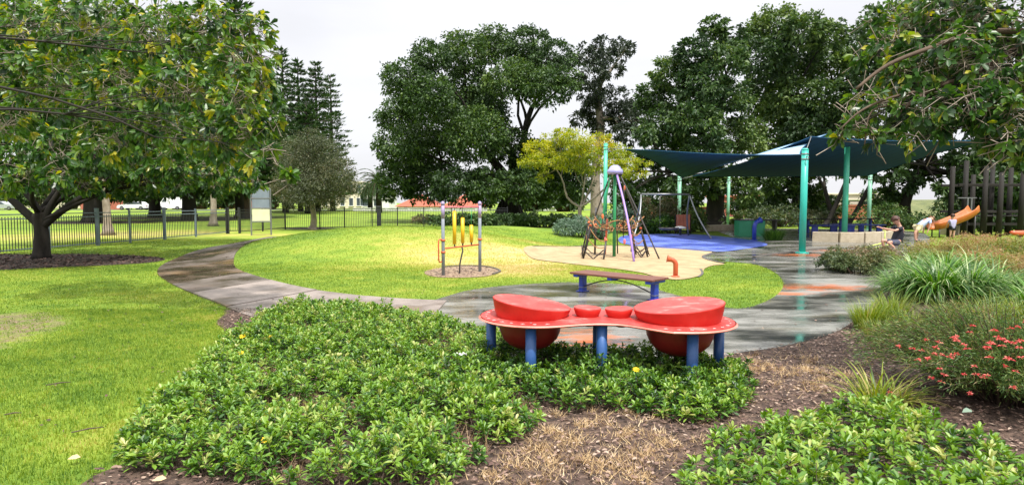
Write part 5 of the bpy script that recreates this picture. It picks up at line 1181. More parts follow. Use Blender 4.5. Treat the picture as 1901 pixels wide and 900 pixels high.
pine(568, 80, 190, 'shorter full pine in front of the taller ones', 4.6, dens=2.4)
# olive-brown small tree on the fence line
base = Vector((P(574, 425, 36).x, 36.6, 0))
ol = cp([(545, 290, 30), (575, 265, 24), (600, 290, 34), (630, 320, 26), (560, 325, 36), (600, 340, 32), (530, 345, 24), (640, 345, 20), (575, 360, 28), (545, 368, 20), (615, 365, 22)], 36.5, 1.2)
tree('feathery_tree', 'small olive and brown tree with low forked trunks standing on the fence line', tuple(base), [base, base + Vector((.1, 0, .6)), base + Vector((0, 0, 1.6))], .2, ol, M['leaf_olive'], M['bark_pale'], per=170, nleaf=14, L=.13, W=.055, rl=.07, twigs=7, spread=.5, tintbias=-.10)
# yellow-green tree
base = Vector((P(1076, 425, 38).x, 38, 0))
ye = cp([(1000, 275, 24), (1030, 262, 26), (1070, 258, 28), (1110, 270, 26), (1145, 282, 24), (985, 298, 20), (1020, 300, 28), (1060, 300, 30), (1100, 308, 28), (1145, 312, 26), (1180, 322, 20), (1010, 330, 14), (1150, 290, 22), (1085, 285, 26), (1195, 300, 12), (1045, 250, 18), (1120, 252, 14), (1165, 300, 20)], 38, 1.2)
for i, (c, r) in enumerate(ye): ye[i] = (c, Vector((r.x * 1.05, r.y, r.z * .55)))
t = tree('yellow_tree', 'umbrella shaped tree with feathery yellow green leaves on several pale trunks', tuple(base), [base, base + Vector((0, 0, .6)), base + Vector((0, 0, 1.3))], .16, ye, M['leaf_yellow'], M['bark_pale'], per=92, nleaf=14, L=.19, W=.075, rl=.08, twigs=5, spread=.45, bendk=-.06, tintbias=.0, up=1.0)
# date palms
def palm(px, Y, ptop, pbase, lb, Rf=3.2):
    top = P(px, ptop, Y); base = Vector((top.x, Y, .3)); H = top.z - base.z; t = empty('date_palm', tuple(base), 0, lb, 'palm')
    b_ = B(); b_.tube([(0, 0, -.3), (0, 0, H * .8), (0, 0, H)], [.42, .38, .5], 12); b_.build('trunk', M['bark_dark'], t)
    rc = B(); Ps = []; Ds = []
    for k in range(64):
        a = k * 2.4; e0 = random.uniform(-.35, 1.35); L = Rf * random.uniform(.8, 1.1); pts = [Vector((0, 0, H))]; e = e0
        for j in range(7):
            pts.append(pts[-1] + Vector((math.cos(a) * math.cos(e), math.sin(a) * math.cos(e), math.sin(e))) * L / 7); e -= .24
        rc.tube(pts, [.05, .04, .035, .03, .025, .02, .015, .01], 4, False)
        sd_ = Vector((-math.sin(a), math.cos(a), 0))
        for j in range(1, 8):
            for m_ in range(3):
                q = pts[j - 1].lerp(pts[j], (m_ + .5) / 3); dr = (pts[j] - pts[j - 1]).normalized()
                for s_ in (-1, 1): Ps.append(q); Ds.append(sd_ * s_ * .8 + dr * .7 + Vector((0, 0, .15)))
    rc.build('frond_ribs', M['bark_brown'], t); n = len(Ps)
    leaves('fronds', np.array(Ps), np.array(Ds), unit(rvec(n) * .3 + np.array([0, 0, 1])), .55, .07, np.clip(rng.normal(.4, .2, n), 0, 1), M['leaf_pine'], t, droop=.1)
palm(703, 84, 338, 392, 'date palm with arching grey green fronds at the left edge of the big fig', 3.7); palm(687, 100, 352, 392, 'smaller date palm left of the taller palm', 2.6)

# ------------------------------------------------------------ far buildings, cars
def building(name, lb, x0, x1, Y, z0, z1, m, wins, roof=None, depth=8, cat='building'):
    t = empty(name, ((x0 + x1) / 2, Y, 0), 0, lb, cat); w = x1 - x0
    # front wall pierced: built as strips between window openings
    ws = sorted(wins); b_ = B()
    b_.box((0, depth / 2 + .25, (z0 + z1) / 2), (w, depth, z1 - z0)).build('wall', m, t)
    for (a, b2, c, d) in ws:
        cx = (a + b2) / 2 - (x0 + x1) / 2; fo = empty('tmp', (0, 0, 0)) if False else None
        fr = B().box((cx, .22, (c + d) / 2), (b2 - a + .16, .10, d - c + .16), bev=.01).build('window', M['render_white'], t)
        B().box((cx, .165, (c + d) / 2), (b2 - a, .03, d - c)).build('pane', M['window'], fr)
        B().box((cx, .12, c - .1), (b2 - a + .3, .2, .07)).build('sill', M['render_white'], fr)
    if roof == 'hip':
        h = w / 2 + .5; dd = depth / 2 + .5; rz_ = min(dd, h) * .55; rl_ = max(h - dd, .2)
        vs = [(-h, depth / 2 + .25 - dd, z1), (h, depth / 2 + .25 - dd, z1), (h, depth / 2 + .25 + dd, z1), (-h, depth / 2 + .25 + dd, z1), (-rl_, depth / 2 + .25, z1 + rz_), (rl_, depth / 2 + .25, z1 + rz_)]
        B().add(vs, [(0, 1, 5, 4), (1, 2, 5), (2, 3, 4, 5), (3, 0, 4), (3, 2, 1, 0)]).build('roof', M['roof_red'], t)
    else:
        B().box((0, depth / 2 + .25, z1 + .12), (w + .4, depth + .4, .24), bev=.03).build('parapet', m, t)
    return t
def X(px, Y): return P(px, 380, Y).x
Y = 125
building('apartment_block', 'cream two storey building in the gap between the pines and the fig', X(590, Y), X(672, Y), Y, 0, 5.6, M['render_cream'], [(X(a, Y), X(a + 7, Y), c, c + 1.5) for a in (600, 616, 632, 648, 662) for c in (1.0, 3.7)])
building('apartment_block', 'cream and white building with a dark doorway behind the palms', X(674, Y - 3), X(722, Y - 3), Y - 3, 0, 3.4, M['render_white'], [(X(a, Y), X(a + 9, Y), c, c + 1.4) for a in (680, 700) for c in (.9,)] + [(X(668, Y) + .8, X(674, Y) + .8, 1, 3)])
building('house', 'house with a terracotta hip roof seen under the fig, left one', X(738, 100), X(812, 100), 100, -1.2, .95, M['render_cream'], [(X(750, 100), X(756, 100), .5, .9)], 'hip', 9)
building('house', 'house with a terracotta hip roof seen behind the chime frame', X(824, 102), X(900, 102), 102, -1.2, .95, M['render_cream'], [(X(840, 102), X(846, 102), .5, .9)], 'hip', 9)
building('house', 'white walled house partly hidden behind trees and parked vehicles at left', X(262, 130), X(345, 130), 130, 0, 4.6, M['render_white'], [(X(a, 130), X(a + 10, 130), 1.4, 2.8) for a in (272, 300, 325)], None, 8)
building('house', 'brick house behind the trees left of the notice board', X(395, 130), X(470, 130), 130, 0, 3.4, M['brick'], [(X(a, 130), X(a + 9, 130), 1.2, 2.6) for a in (405, 425, 445)], 'hip', 8)
building('house', 'pale house at the far left edge beyond the parked silver car', X(-60, 135), X(185, 135), 135, 0, 3.6, M['render_cream'], [(X(a, 135), X(a + 12, 135), 1.2, 2.6) for a in (0, 40, 80, 120, 150)], 'hip', 9)
building('house', 'brown brick building glimpsed beneath the right hand trees', X(1345, 70), X(1460, 70), 70, 0, 2.2, M['brick'], [(X(a, 70), X(a + 14, 70), .9, 1.7) for a in (1360, 1392, 1425)], None, 6)
building('house', 'cream building glimpsed between the slanting trunks', X(1520, 80), X(1690, 80), 80, 0, 2.6, M['render_cream'], [(X(a, 80), X(a + 12, 80), 1.0, 2.0) for a in (1535, 1565, 1600, 1640, 1670)], None, 6)
building('house', 'white building glimpsed beyond the fig trunk', X(990, 95), X(1060, 95), 95, 0, 2.6, M['render_white'], [(X(a, 95), X(a + 8, 95), 1.0, 2.0) for a in (1000, 1022, 1044)], None, 6)
def brickwall(name, lb, x0, x1, Y, h, m, cap=.12):
    t = empty(name, ((x0 + x1) / 2, Y, float(tz(0, Y))), 0, lb, 'wall'); n = max(2, int((x1 - x0) / 3)); w = (x1 - x0) / n
    for i in range(n): B().box((-(x1 - x0) / 2 + w * (i + .5), 0, h / 2), (w - .03, .22, h)).build('wall_panel', m, t); B().box((-(x1 - x0) / 2 + w * (i + .5), -.01, h / 2), (.3, .3, h + .1)).build('pier', m, t)
    B().box((0, 0, h + .05), (x1 - x0, .32, cap)).build('coping', m, t)
brickwall('boundary_wall', 'red brick boundary wall at the left beside the white car', X(150, 112), X(228, 112), 112, 1.7, M['brick'])
brickwall('boundary_wall', 'low white wall along the street under the fig', X(655, 92), X(905, 92), 92, .40, M['render_white'])
brickwall('boundary_wall', 'low red brick wall behind the right hand tree trunk', X(1150, 58), X(1330, 58), 58, 1.1, M['brick'])
brickwall('boundary_wall', 'brown brick wall behind the picnic tables', X(1450, 56), X(1660, 56), 56, 1.3, M['brick'])
road = B().add([(-160, 103, .0), (60, 103, .0), (60, 111, .0), (-160, 111, .0)], [(0, 1, 2, 3)]).build('road', M['asphalt']); road.location.z = .36; tag(road, 'street beyond the park lawn', kind='structure')
def car(px, Y, m, lb, L=4.5, van=False, flip=1):
    x = X(px, Y); t = empty('parked_van' if van else 'parked_car', (x, Y, .36), 0 if flip > 0 else math.pi, lb, 'van' if van else 'car')
    hl = L / 2
    if van: side = [(-hl, .3), (-hl, 2.0), (-hl + .2, 2.15), (hl - 1.5, 2.15), (hl - .9, 1.35), (hl - .1, 1.1), (hl, .8), (hl, .3)]; roofs = (hl - 1.5, hl - .9)
    else: side = [(-hl, .32), (-hl + .03, .85), (-hl + .5, .95), (-hl + .95, 1.32), (-.5, 1.45), (.3, 1.42), (1.05, .98), (hl - .25, .82), (hl, .6), (hl, .32)]
    n = len(side); vs = []
    for w, sc_ in ((-.82, 1), (.82, 1)):
        for a, z in side: vs.append((a, w * (1 if z < 1.0 else .86), z))
    B().add(vs, [tuple(range(n - 1, -1, -1)), tuple(range(n, 2 * n))] + [(k, (k + 1) % n, n + (k + 1) % n, n + k) for k in range(n)]).build('body', m, t)
    for s_ in (-1, 1):
        if van: w_ = [(hl - 1.9, 1.3), (hl - 1.9, 1.95), (hl - 1.5, 1.95), (hl - 1.05, 1.35)]
        else: w_ = [(-hl + .85, .98), (-hl + 1.15, 1.28), (-.5, 1.38), (.25, 1.35), (.85, .98)]
        k = len(w_); B().add([(a, s_ * (.80 if z < 1.1 else .745) , z) for a, z in w_] + [(a, s_ * (.84 if z < 1.1 else .765), z) for a, z in w_], [tuple(range(k, 2 * k)), tuple(range(k - 1, -1, -1))] + [(j, (j + 1) % k, k + (j + 1) % k, k + j) for j in range(k)]).build('side_window', M['window'], t)
        for a in (-hl + .85, hl - .85):
            rot = Matrix.Rotation(math.pi / 2, 3, 'X')
            w2 = B().lathe([(.2, -.11), (.32, -.10), (.33, 0), (.32, .10), (.2, .11)], (a, s_ * .78, .32), 18, rot).build('wheel', M['rubber'], t)
            B().lathe([(.19, -.125), (.2, 0), (.19, .125)], (a, s_ * .78, .32), 14, rot).build('rim', M['steel'], w2)
        B().box((hl - .05, s_ * .6, .68), (.12, .3, .14), bev=.02).build('headlight', M['window'], t); B().box((-hl + .03, s_ * .6, .75), (.1, .3, .14), bev=.02).build('tail_light', M['pink_red'], t)
    return t
car(249, 105, M['car_white'], 'white sedan parked on the street beyond the fence at left', 4.9, flip=-1); car(6, 100, M['car_silver'], 'silver car parked at the far left edge beyond the fence', 4.8)
car(318, 106, M['car_white'], 'white van parked between two dark tree trunks', 4.6, True, -1); car(1012, 100, M['car_silver'], 'silver car glimpsed beyond the fig trunk', 4.4)

# ------------------------------------------------------------ hedges and shrubs behind the playground
def row(lb, pxs, Y, ry, h, mt, n=900, L=.16, W=.08, cat='shrub', group=None, name='shrub', rx=None, tb=0):
    for i, px in enumerate(pxs):
        c = P(px, 400, Y); shrub(name, lb[i] if isinstance(lb, list) else lb, c.x, Y + random.uniform(-.4, .4), rx or 1.3, ry, h * random.uniform(.85, 1.15), mt, n, L, W, cat, group, tb=tb)
row(['low dark hedge shrub at the left end of the row, right of the chime frame', 'low dark hedge shrub, second from the left in the row below the giant fig', 'low dark hedge shrub, third from the left, just left of the fig trunk', 'low dark hedge shrub in the middle of the row in front of the fig trunk', 'low dark hedge shrub just right of the fig trunk', 'low dark hedge shrub in the row left of the yellow tree', 'low dark hedge shrub at the right end of the row behind the silver bushes'], (838, 872, 906, 940, 975, 1010, 1044), 40, 1.2, .95, M['leaf_dark'], 1500, .2, .09, group='dark hedge below the giant fig', rx=1.3)
row('reddish brown low shrub behind the left post of the chime frame', (790,), 46, .8, .8, M['leaf_hedge'], 800, .16, .08, tb=.3)
row('small dark green shrub right of the chime frame', (815,), 46, .8, .8, M['leaf_dark'], 600, .16, .08)
c = P(1078, 440, 26.2); shrub('silver_bush', 'rounded silver green bush at the foot of the yellow tree', c.x, 26.6, 1.0, .8, .95, M['leaf_grey'], 4200, .13, .035)
c = P(1120, 440, 26.5); shrub('silver_bush', 'smaller silver green bush just left of the rope climber', c.x, 26.9, .7, .7, .8, M['leaf_grey'], 2600, .13, .035)
for i, (px, Y, rx, h, mt, lb, tb) in enumerate(((1165, 33, 1.2, 1.5, 'leaf_grey', 'grey green shrub behind the left legs of the swing', .0), (1200, 34, 1.3, 1.3, 'leaf_hedge', 'dark green shrub behind the swing beam', -.1), (1228, 35, 1.2, 2.0, 'leaf_olive', 'brownish feathery shrub behind the swing frame', .1),
        (1245, 32.5, 1.2, .95, 'leaf_cover', 'bright green low shrub behind the swing seat', -.1), (1215, 32, 1.2, .8, 'leaf_cover', 'bright green low shrub left of the swing seat', -.1), (1285, 34, 1.0, 1.4, 'leaf_grev', 'mid green shrub at the right leg of the swing', .0), (1180, 31.5, 1.0, .8, 'leaf_hedge', 'dark shrub at the edge of the blue surface', -.15),
        (1400, 40, 2.0, 1.4, 'leaf_hedge', 'dark shrub behind the green activity table', -.2), (1450, 41, 2.0, 1.5, 'leaf_hedge', 'shadowy shrub left of the turquoise pole', -.2), (1500, 42, 2.2, 1.3, 'leaf_olive', 'olive shrub behind the turquoise pole', -.2), (1380, 36, .9, .7, 'leaf_grev', 'low green shrub at the end of the short stone wall', 0),
        (1640, 38, 2.2, 1.6, 'leaf_grev', 'green shrub behind the crouching child', -.1), (1690, 37, 2.0, 1.0, 'leaf_dark', 'dark low shrub behind the bending child', 0), (1735, 38, 2.0, 1.0, 'leaf_dark', 'dark low shrub left of the slide', 0))):
    c = P(px, 400, Y); shrub('shrub', lb, c.x, Y, rx, rx * .8, h, M[mt], 1500, .17, .08, tb=tb)
for i, (px, Y, h_, lb) in enumerate(((1170, 50, 3.2, 'tall dark shrub behind the left leg of the swing frame'), (1215, 52, 3.0, 'tall dark shrub behind the middle of the swing frame'), (1262, 50, 3.4, 'tall dark shrub beside the pale green pole at the swing'), (1385, 52, 2.4, 'tall dark shrub right of the dark trunk, before the brick building'),
        (1440, 50, 3.0, 'tall dark shrub behind the green activity table'), (1492, 52, 3.4, 'tall dark shrub directly behind the turquoise pole'), (1545, 53, 2.2, 'dark shrub behind the slanting trunks'), (1640, 50, 3.2, 'tall dark shrub right of the pale pole behind the wall'), (1785, 48, 3.2, 'tall dark shrub behind the orange slide'), (1835, 47, 3.6, 'tall dark shrub behind the timber fort, left'), (1890, 46, 3.6, 'tall dark shrub behind the timber fort, right'), (1945, 46, 3.6, 'tall dark shrub at the right edge behind the timber fort'))):
    c = P(px, 400, Y); shrub('tall_shrub', lb, c.x, Y, 1.9, 1.2, h_, M['leaf_dark'], 1500, .30, .17)
for i, (px, Y, h_, lb) in enumerate(((18, 118, 6, 'dark street tree at the far left edge'), (70, 120, 7, 'dark street tree behind the left trunk fork'), (135, 118, 6.5, 'dark street tree behind the thick dark trunk'), (262, 116, 4.5, 'small street tree right of the white sedan'), (330, 118, 5.0, 'street tree behind the white van'), (375, 117, 4.5, 'street tree right of the broad dark trunk'), (425, 119, 4.2, 'street tree before the brick house'), (505, 116, 5.5, 'dark street tree right of the notice board'), (985, 92, 3.6, 'dark tree glimpsed right of the fig trunk'), (1045, 90, 4.0, 'dark tree left of the yellow tree trunks'))):
    c = P(px, 400, Y); shrub('street_tree', lb, c.x, Y, 3.2, 2.0, h_, M['leaf_dark'], 900, .6, .32, cat='tree', group='street trees along the far edge of the park')
for i, px in enumerate((1790, 1822, 1856, 1890, 1924)):
    c = P(px, 400, 34); shrub('shrub', ('dark low shrub just right of the slide legs', 'dark low shrub behind the left posts of the timber fort', 'dark low shrub behind the middle posts of the timber fort', 'dark low shrub behind the right posts of the timber fort', 'dark low shrub at the right edge behind the fort')[i], c.x, 34, 1.1, .8, 1.1, M['leaf_dark'], 900, .2, .1, tb=-.15)
# olive bank in the gap at right
bk = B(); n = 24; vs = []
x0, x1 = X(1640, 62), X(2000, 62)
for i in range(n + 1):
    x = x0 + (x1 - x0) * i / n
    for y, z in ((56, -.3), (58, .6), (61, 1.5), (66, 1.8), (80, 1.8)): vs.append((x, y, z + .12 * math.sin(i * 1.3) * (z > 0)))
bk.add(vs, [(i * 5 + k, (i + 1) * 5 + k, (i + 1) * 5 + k + 1, i * 5 + k + 1) for i in range(n) for k in range(4)], True)
tag(bk.build('hill', noisy('olive_bank', [(.07, .09, .03), (.13, .15, .05), (.19, .19, .08)], .8, (.8, .9), bump=.8, bscale=6, dist=.2)), 'low olive green grassy bank in the gap at right', kind='structure')
for px, h_ in ((1415, .55), (1440, .42)):
    g_ = G(px + 10, 447)

def tuft(name, lb, x, y, n, L, W, mt, bendv, r0=.12, elr=(.9, 1.5), az=None, tb=.4, cat='grass clump', group=None, tv=.2, part='blades'):
    t = empty(name, (x, y, float(tz(x, y))), 0, lb, cat, group)
    a = rng.uniform(0, 2 * math.pi, n); q = np.sqrt(rng.random(n)) * r0; a2 = a + rng.normal(0, .5, n)
    P0 = np.stack([np.cos(a2) * q, np.sin(a2) * q, np.zeros(n)], 1)
    straps(part, P0, a, rng.uniform(*elr, n) if elr else None, L * rng.uniform(.6, 1.15, n), W * rng.uniform(.7, 1.25, n), bendv * rng.uniform(.6, 1.3, n), np.clip(rng.normal(tb, tv, n), 0, 1), mt, t)
    return t
g_ = G(1436, 446); tuft('grass_clump', 'spiky green clump right of the blue talk tube', g_[0], g_[1], 500, .62, .02, M['strap'], 1.0, .35, tb=.35)
# big strappy clump at right, several crowns of leaves grown together
def big_clump():
    t = empty('strap_leaf_clump', (6.0, 9.1, 0), 0, 'large fountain like clump of arching green strap leaves, some painted with pale highlights', 'grass clump')
    for i, (px, py, n, L) in enumerate(((1740, 560, 620, .98), (1700, 555, 420, .80), (1800, 560, 520, .95), (1755, 530, 520, .98), (1850, 555, 380, .9), (1700, 520, 380, .8), (1810, 520, 420, .9), (1890, 560, 300, .7), (1930, 585, 300, .75), (1665, 540, 240, .6))):
        g_ = G(px, py); a = rng.uniform(0, 2 * math.pi, n); q = np.sqrt(rng.random(n)) * .22
        P0 = np.stack([g_[0] - 6.0 + np.cos(a) * q, g_[1] - 9.1 + np.sin(a) * q, np.zeros(n)], 1)
        straps('leaf_tuft', P0, a, rng.uniform(.75, 1.5, n), L * rng.uniform(.6, 1.15, n), .024 * rng.uniform(.7, 1.3, n), rng.uniform(1.3, 2.6, n), np.clip(np.where(rng.random(n) < .20, rng.uniform(.8, 1, n), rng.normal(.30, .2, n)), 0, 1), M['strap'], t, 7)  # some blades tinted pale, highlights put into the leaf colour
big_clump()
for px, py, n, L, lb in ((1770, 625, 400, .5, 'green grassy tuft between the arching clump and the red flowered shrub'), (1840, 625, 420, .55, 'green grassy tuft behind the red flowers'), (1900, 620, 420, .55, 'green grassy tuft at the right edge behind the red flowered shrub'), (1612, 612, 500, .42, 'short yellow green grassy tuft at the edge of the wet surface'), (1655, 600, 520, .46, 'yellow green grassy tuft just left of the large arching clump'), (1690, 622, 420, .36, 'yellow green grassy tuft in front of the large arching clump'), (1635, 632, 260, .30, 'smallest grassy tuft at the mulch edge, partly brown')):
    g_ = G(px, py); tuft('grass_tuft', lb, g_[0], g_[1], n, L, .008, M['strap_yellow'], 1.0, .16, (1.0, 1.55), tb=.42)
g_ = G(1625, 745, .05); tuft('broken_tuft', 'sparse yellowing tuft of strap leaves in the mulch left of the red flowered shrub', g_[0], g_[1], 90, .42, .016, M['strap_yellow'], 1.2, .10, (.5, 1.45), tb=.62, tv=.3)
g_ = G(1660, 735, .05); tuft('broken_tuft', 'brown and green straggling tuft under the edge of the red flowered shrub', g_[0], g_[1], 80, .34, .014, M['strap_yellow'], 1.4, .12, (.4, 1.3), tb=.7, tv=.3)
# hedge beside the wet surface
for i, (px, py, rx, h, lb, tb) in enumerate(((1572, 508, .62, .5, 'first low dark and olive shrub at the left end of the hedge beside the paving', -.05), (1605, 512, .60, .52, 'second low shrub of the paving hedge with dark stems', .1), (1640, 512, .62, .52, 'third low shrub of the paving hedge, olive topped', .2), (1600, 492, .7, .5, 'low shrub in the back row of the paving hedge', .25), (1650, 490, .7, .5, 'olive shrub in the back row of the hedge near the crouching child', .3))):
    g_ = G(px, py); shrub('hedge_shrub', lb, g_[0], g_[1] + .3, rx, .6, h, M['leaf_hedge'], 2600, .055, .03, tb=tb, seedk=6)
for i, (px, py, rx, h, lb, tb) in enumerate(((1700, 498, .9, .45, 'pale yellow green low shrub behind the arching clump, left', -.25), (1745, 480, 1.1, .55, 'low pinkish green shrub below the orange slide', .1), (1800, 478, 1.2, .75, 'low rusty pink shrub in front of the timber fort', .25), (1850, 480, 1.2, .7, 'low rusty shrub left of the red spring rider', .35), (1890, 500, 1.1, .75, 'low yellow green shrub at the right edge', -.1), (1850, 510, 1.0, .6, 'rust tipped shrub behind the arching clump, right', .3), (1760, 500, 1.0, .5, 'yellow green shrub directly behind the arching clump', -.2), (1900, 530, .9, .7, 'brownish shrub at the right edge beside the arching clump', .2))):
    g_ = G(px, py); shrub('low_shrub', lb, g_[0], g_[1], rx, .85, h, M['leaf_low'], 4200, .065, .025, tb=tb, seedk=5, up=.9)
# red flowered fine-leaved shrub in the right foreground
def grevillea():
    cx, cy = 4.05, 5.0; t = empty('red_flowered_shrub', (cx, cy, 0), 0, 'fine leaved shrub dotted with small red flowers in the right foreground', 'shrub')
    b_ = B(); tips = []; dirs = []
    for i in range(620):
        a = random.uniform(0, 6.28); q = math.sqrt(random.random()); rx, ry = 1.18, 1.0
        e = Vector((rx * q * math.cos(a), ry * q * math.sin(a), .74 * math.sqrt(max(.02, 1 - .72 * q * q)) * random.uniform(.55, 1.12)))
        s_ = Vector((e.x * .25, e.y * .25, 0)); pth_ = bend(s_, e, -.12, 5); b_.tube(pth_, [.007, .006, .005, .004, .003, .0015], 4, False)
        for k in range(2, 6):
            for _ in range(3): tips.append(pth_[k].lerp(pth_[k - 1], random.random())); dirs.append((pth_[k] - pth_[k - 1]).normalized())
    b_.build('stems', M['bark_brown'], t)
    T = np.array(tips); D = np.array(dirs); n = len(T); m_ = 9
    Tq = np.repeat(T, m_, 0) + rng.normal(0, .028, (n * m_, 3)); Dq = unit(np.repeat(D, m_, 0) * .8 + rvec(n * m_) * .8 + np.array([0, 0, .25])); N = unit(rvec(n * m_) + np.array([0, 0, .8]))
    LL = .042 * rng.uniform(.6, 1.3, n * m_)
    tn = np.clip(np.repeat(rng.normal(.42, .2, n), m_) + rng.normal(0, .12, n * m_) + np.clip(np.repeat(T[:, 1] + T[:, 0] * .4, m_), 0, .8) * .5, 0, 1)
    leaves('foliage', Tq, Dq, N, LL, LL * .16, tn, M['leaf_grev'], t)
    # flower heads: little spiders of curled red styles
    fl = [(1668, 648), (1722, 672), (1742, 640), (1770, 632), (1775, 638), (1800, 622), (1745, 690), (1752, 700), (1762, 668), (1768, 664), (1775, 662), (1832, 702), (1826, 706), (1845, 618), (1850, 630), (1870, 640), (1880, 642), (1860, 634), (1835, 650), (1828, 652), (1895, 668), (1890, 640), (1738, 650), (1790, 700), (1800, 735), (1865, 685), (1720, 636), (1775, 635), (1842, 644), (1888, 612), (1735, 662), (1706, 782), (1652, 732), (1880, 724), (1812, 700), (1705, 672)]
    fl += [(random.gauss(1845, 45), random.gauss(648, 26)) for _ in range(14)] + [(random.uniform(1690, 1900), random.uniform(600, 720)) for _ in range(9)]
    for i, (px, py) in enumerate(fl):
        r_ = ray(px, py)
        # nearest hit with the shrub's dome, stepping out along the sight line from the eye to find the height at which it stands
        q = None
        for k in range(200):
            s_ = 2.5 + k * .025; p_ = Vector((0, 0, EYE)) + r_ * s_; e = ((p_.x - cx) / 1.18) ** 2 + ((p_.y - cy) / 1.0) ** 2
            if e < 1 and p_.z < .78 * math.sqrt(max(.02, 1 - .72 * e)): q = p_; break
        if q is None:
            q = Vector((cx + random.uniform(-.9, .9), cy + random.uniform(-.8, .6), .62))
        n_ = 16; hd = rvec(n_); hd[:, 2] = np.abs(hd[:, 2]) * .7; c = np.array(q - Vector((cx, cy, 0))) + np.array([0, 0, .02])
        leaves('flower_head', np.repeat(c[None], n_, 0) + hd * .004, hd, unit(rvec(n_)), .026 * rng.uniform(.6, 1.2, n_), .007, rng.uniform(0, 1, n_), M['flower_red'], t, droop=.35)
grevillea()

THIN = [(*G(px, py, .1), r) for px, py, r in ((548, 608, .22), (500, 688, .20), (575, 682, .22), (520, 742, .13), (568, 746, .16), (664, 738, .12), (840, 634, .24), (788, 642, .18), (836, 676, .16), (545, 855, .13), (660, 798, .12), (690, 640, .15), (920, 700, .1), (740, 600, .2), (610, 610, .12))]
def thin(x, y):
    v = np.zeros(len(x))
    for a, b2, r in THIN: v = np.maximum(v, np.exp(-((x - a) / r) ** 2 - ((y - b2) / (r * 1.3)) ** 2))
    return v
# ------------------------------------------------------------ foreground ground cover, rosettes of oval leaves on short stems
def cover(name, poly, spacing, H, mt, lb, x0, x1, y0, y1, dark=False, gap=.0, edge=.22, Lf=.072, hfun=None, shadefun=None):
    nx_ = int((x1 - x0) / spacing); ny_ = int((y1 - y0) / spacing)
    gx, gy = np.meshgrid(np.arange(nx_), np.arange(ny_)); x = x0 + (gx.ravel() + rng.uniform(0, 1, gx.size)) * spacing; y = y0 + (gy.ravel() + rng.uniform(0, 1, gx.size)) * spacing
    k = inpoly(x, y, poly) & (np.abs(x) < y * .9 + .8); x, y = x[k], y[k]
    ed = edgedist(x, y, poly); nv = vnoise(x, y, 1.1) * .45 + vnoise(x + 4, y + 7, .42) * .5
    k = rng.random(len(x)) < np.clip(1.0 + 2.0 * (nv + .34 - gap), .06, 1) * (1 - np.clip(1.25 * thin(x, y), 0, .97)); x, y, ed, nv = x[k], y[k], ed[k], nv[k]
    h = H * np.clip(.35 + .65 * np.sqrt(np.clip(ed / edge, 0, 1)), 0, 1) * (1 + .35 * nv) * rng.uniform(.72, 1.18, len(x))
    if hfun is not None: h = h * hfun(x, y)
    h = h * np.clip(.95 + .5 * nv - .35 * thin(x, y), .45, 1.2)
    n = len(x); base = np.stack([x, y, tz(x, y)], 1); lean = rng.normal(0, .22, (n, 3)); lean[:, 2] = 1; ax = unit(lean); top = base + ax * h[:, None]
    Ps, Ds, Ns, Ls, Ws, Ts = [], [], [], [], [], []
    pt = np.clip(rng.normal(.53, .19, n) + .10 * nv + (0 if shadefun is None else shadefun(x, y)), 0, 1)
    for lvl, (f, m_, e0, e1, sc_) in enumerate(((1.0, 6, .6, 1.35, .9), (.86, 5, .15, .85, 1.0), (.58, 4, -.25, .5, 1.0))):
        for j in range(m_):
            az = j * 2 * math.pi / m_ + rng.uniform(-.4, .4, n) + lvl * .5; el = rng.uniform(e0, e1, n)
            D = np.stack([np.cos(az) * np.cos(el), np.sin(az) * np.cos(el), np.sin(el)], 1) + lean * np.array([1, 1, 0]) * .6; Nn = np.stack([-np.cos(az) * np.sin(el), -np.sin(az) * np.sin(el), np.cos(el)], 1) + rng.normal(0, .28, (n, 3))
            Ps.append(base + ax * (h * f)[:, None] + rng.normal(0, .006, (n, 3))); Ds.append(D); Ns.append(Nn); L = Lf * sc_ * rng.uniform(.65, 1.2, n); Ls.append(L); Ws.append(L * rng.uniform(.26, .38, n))
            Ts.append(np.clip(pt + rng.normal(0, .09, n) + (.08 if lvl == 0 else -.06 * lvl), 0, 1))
    o = leaves(name, np.concatenate(Ps), np.concatenate(Ds), np.concatenate(Ns), np.concatenate(Ls), np.concatenate(Ws), np.concatenate(Ts), mt, None, 'o', .14, .18)
    tag(o, lb, 'ground cover', kind='stuff')
    # stems
    k = rng.random(n) < .6; a = base[k]; b2 = top[k]; m_ = len(a); s_ = np.array([.0022, 0, 0]); V = np.stack([a - s_, a + s_, b2 + s_, b2 - s_], 1).reshape(-1, 3)
    tag(arrmesh('cover_stems', V, np.arange(4 * m_), np.arange(m_) * 4, M['twig']), 'woody stems under ' + lb, 'ground cover', kind='stuff')
def table_shade(x, y):
    return -.20 * np.exp(-((x - .85) / 1.3) ** 4 - ((y - 5.45) / .75) ** 4)  # lowers the leaf tint, painting in the shade under the drum table
cover('ground_cover', cover_main, .049, .18, M['leaf_cover'], 'bright green leafy ground cover spreading from the path to the drum table', -3.2, 2.6, 3.3, 10.2, shadefun=table_shade, hfun=lambda x, y: 1 + .22 * vnoise(x + 2, y + 1, .6), gap=.34, Lf=.062)
cover('ground_cover', cover_right, .066, .17, M['leaf_cover'], 'green leafy ground cover in the lower right corner', 0, 5.5, 1.9, 5.6, gap=.48, Lf=.074)
def drymask(x, y):
    nv = vnoise(x, y, 1.1) * .45 + vnoise(x + 4, y + 7, .42) * .5
    return inpoly(x, y, cover_main) & (rng.random(len(x)) < np.clip(-.1 - 1.6 * nv + 1.1 * thin(x, y), .03, 1)) & (edgedist(x, y, cover_main) > .1)
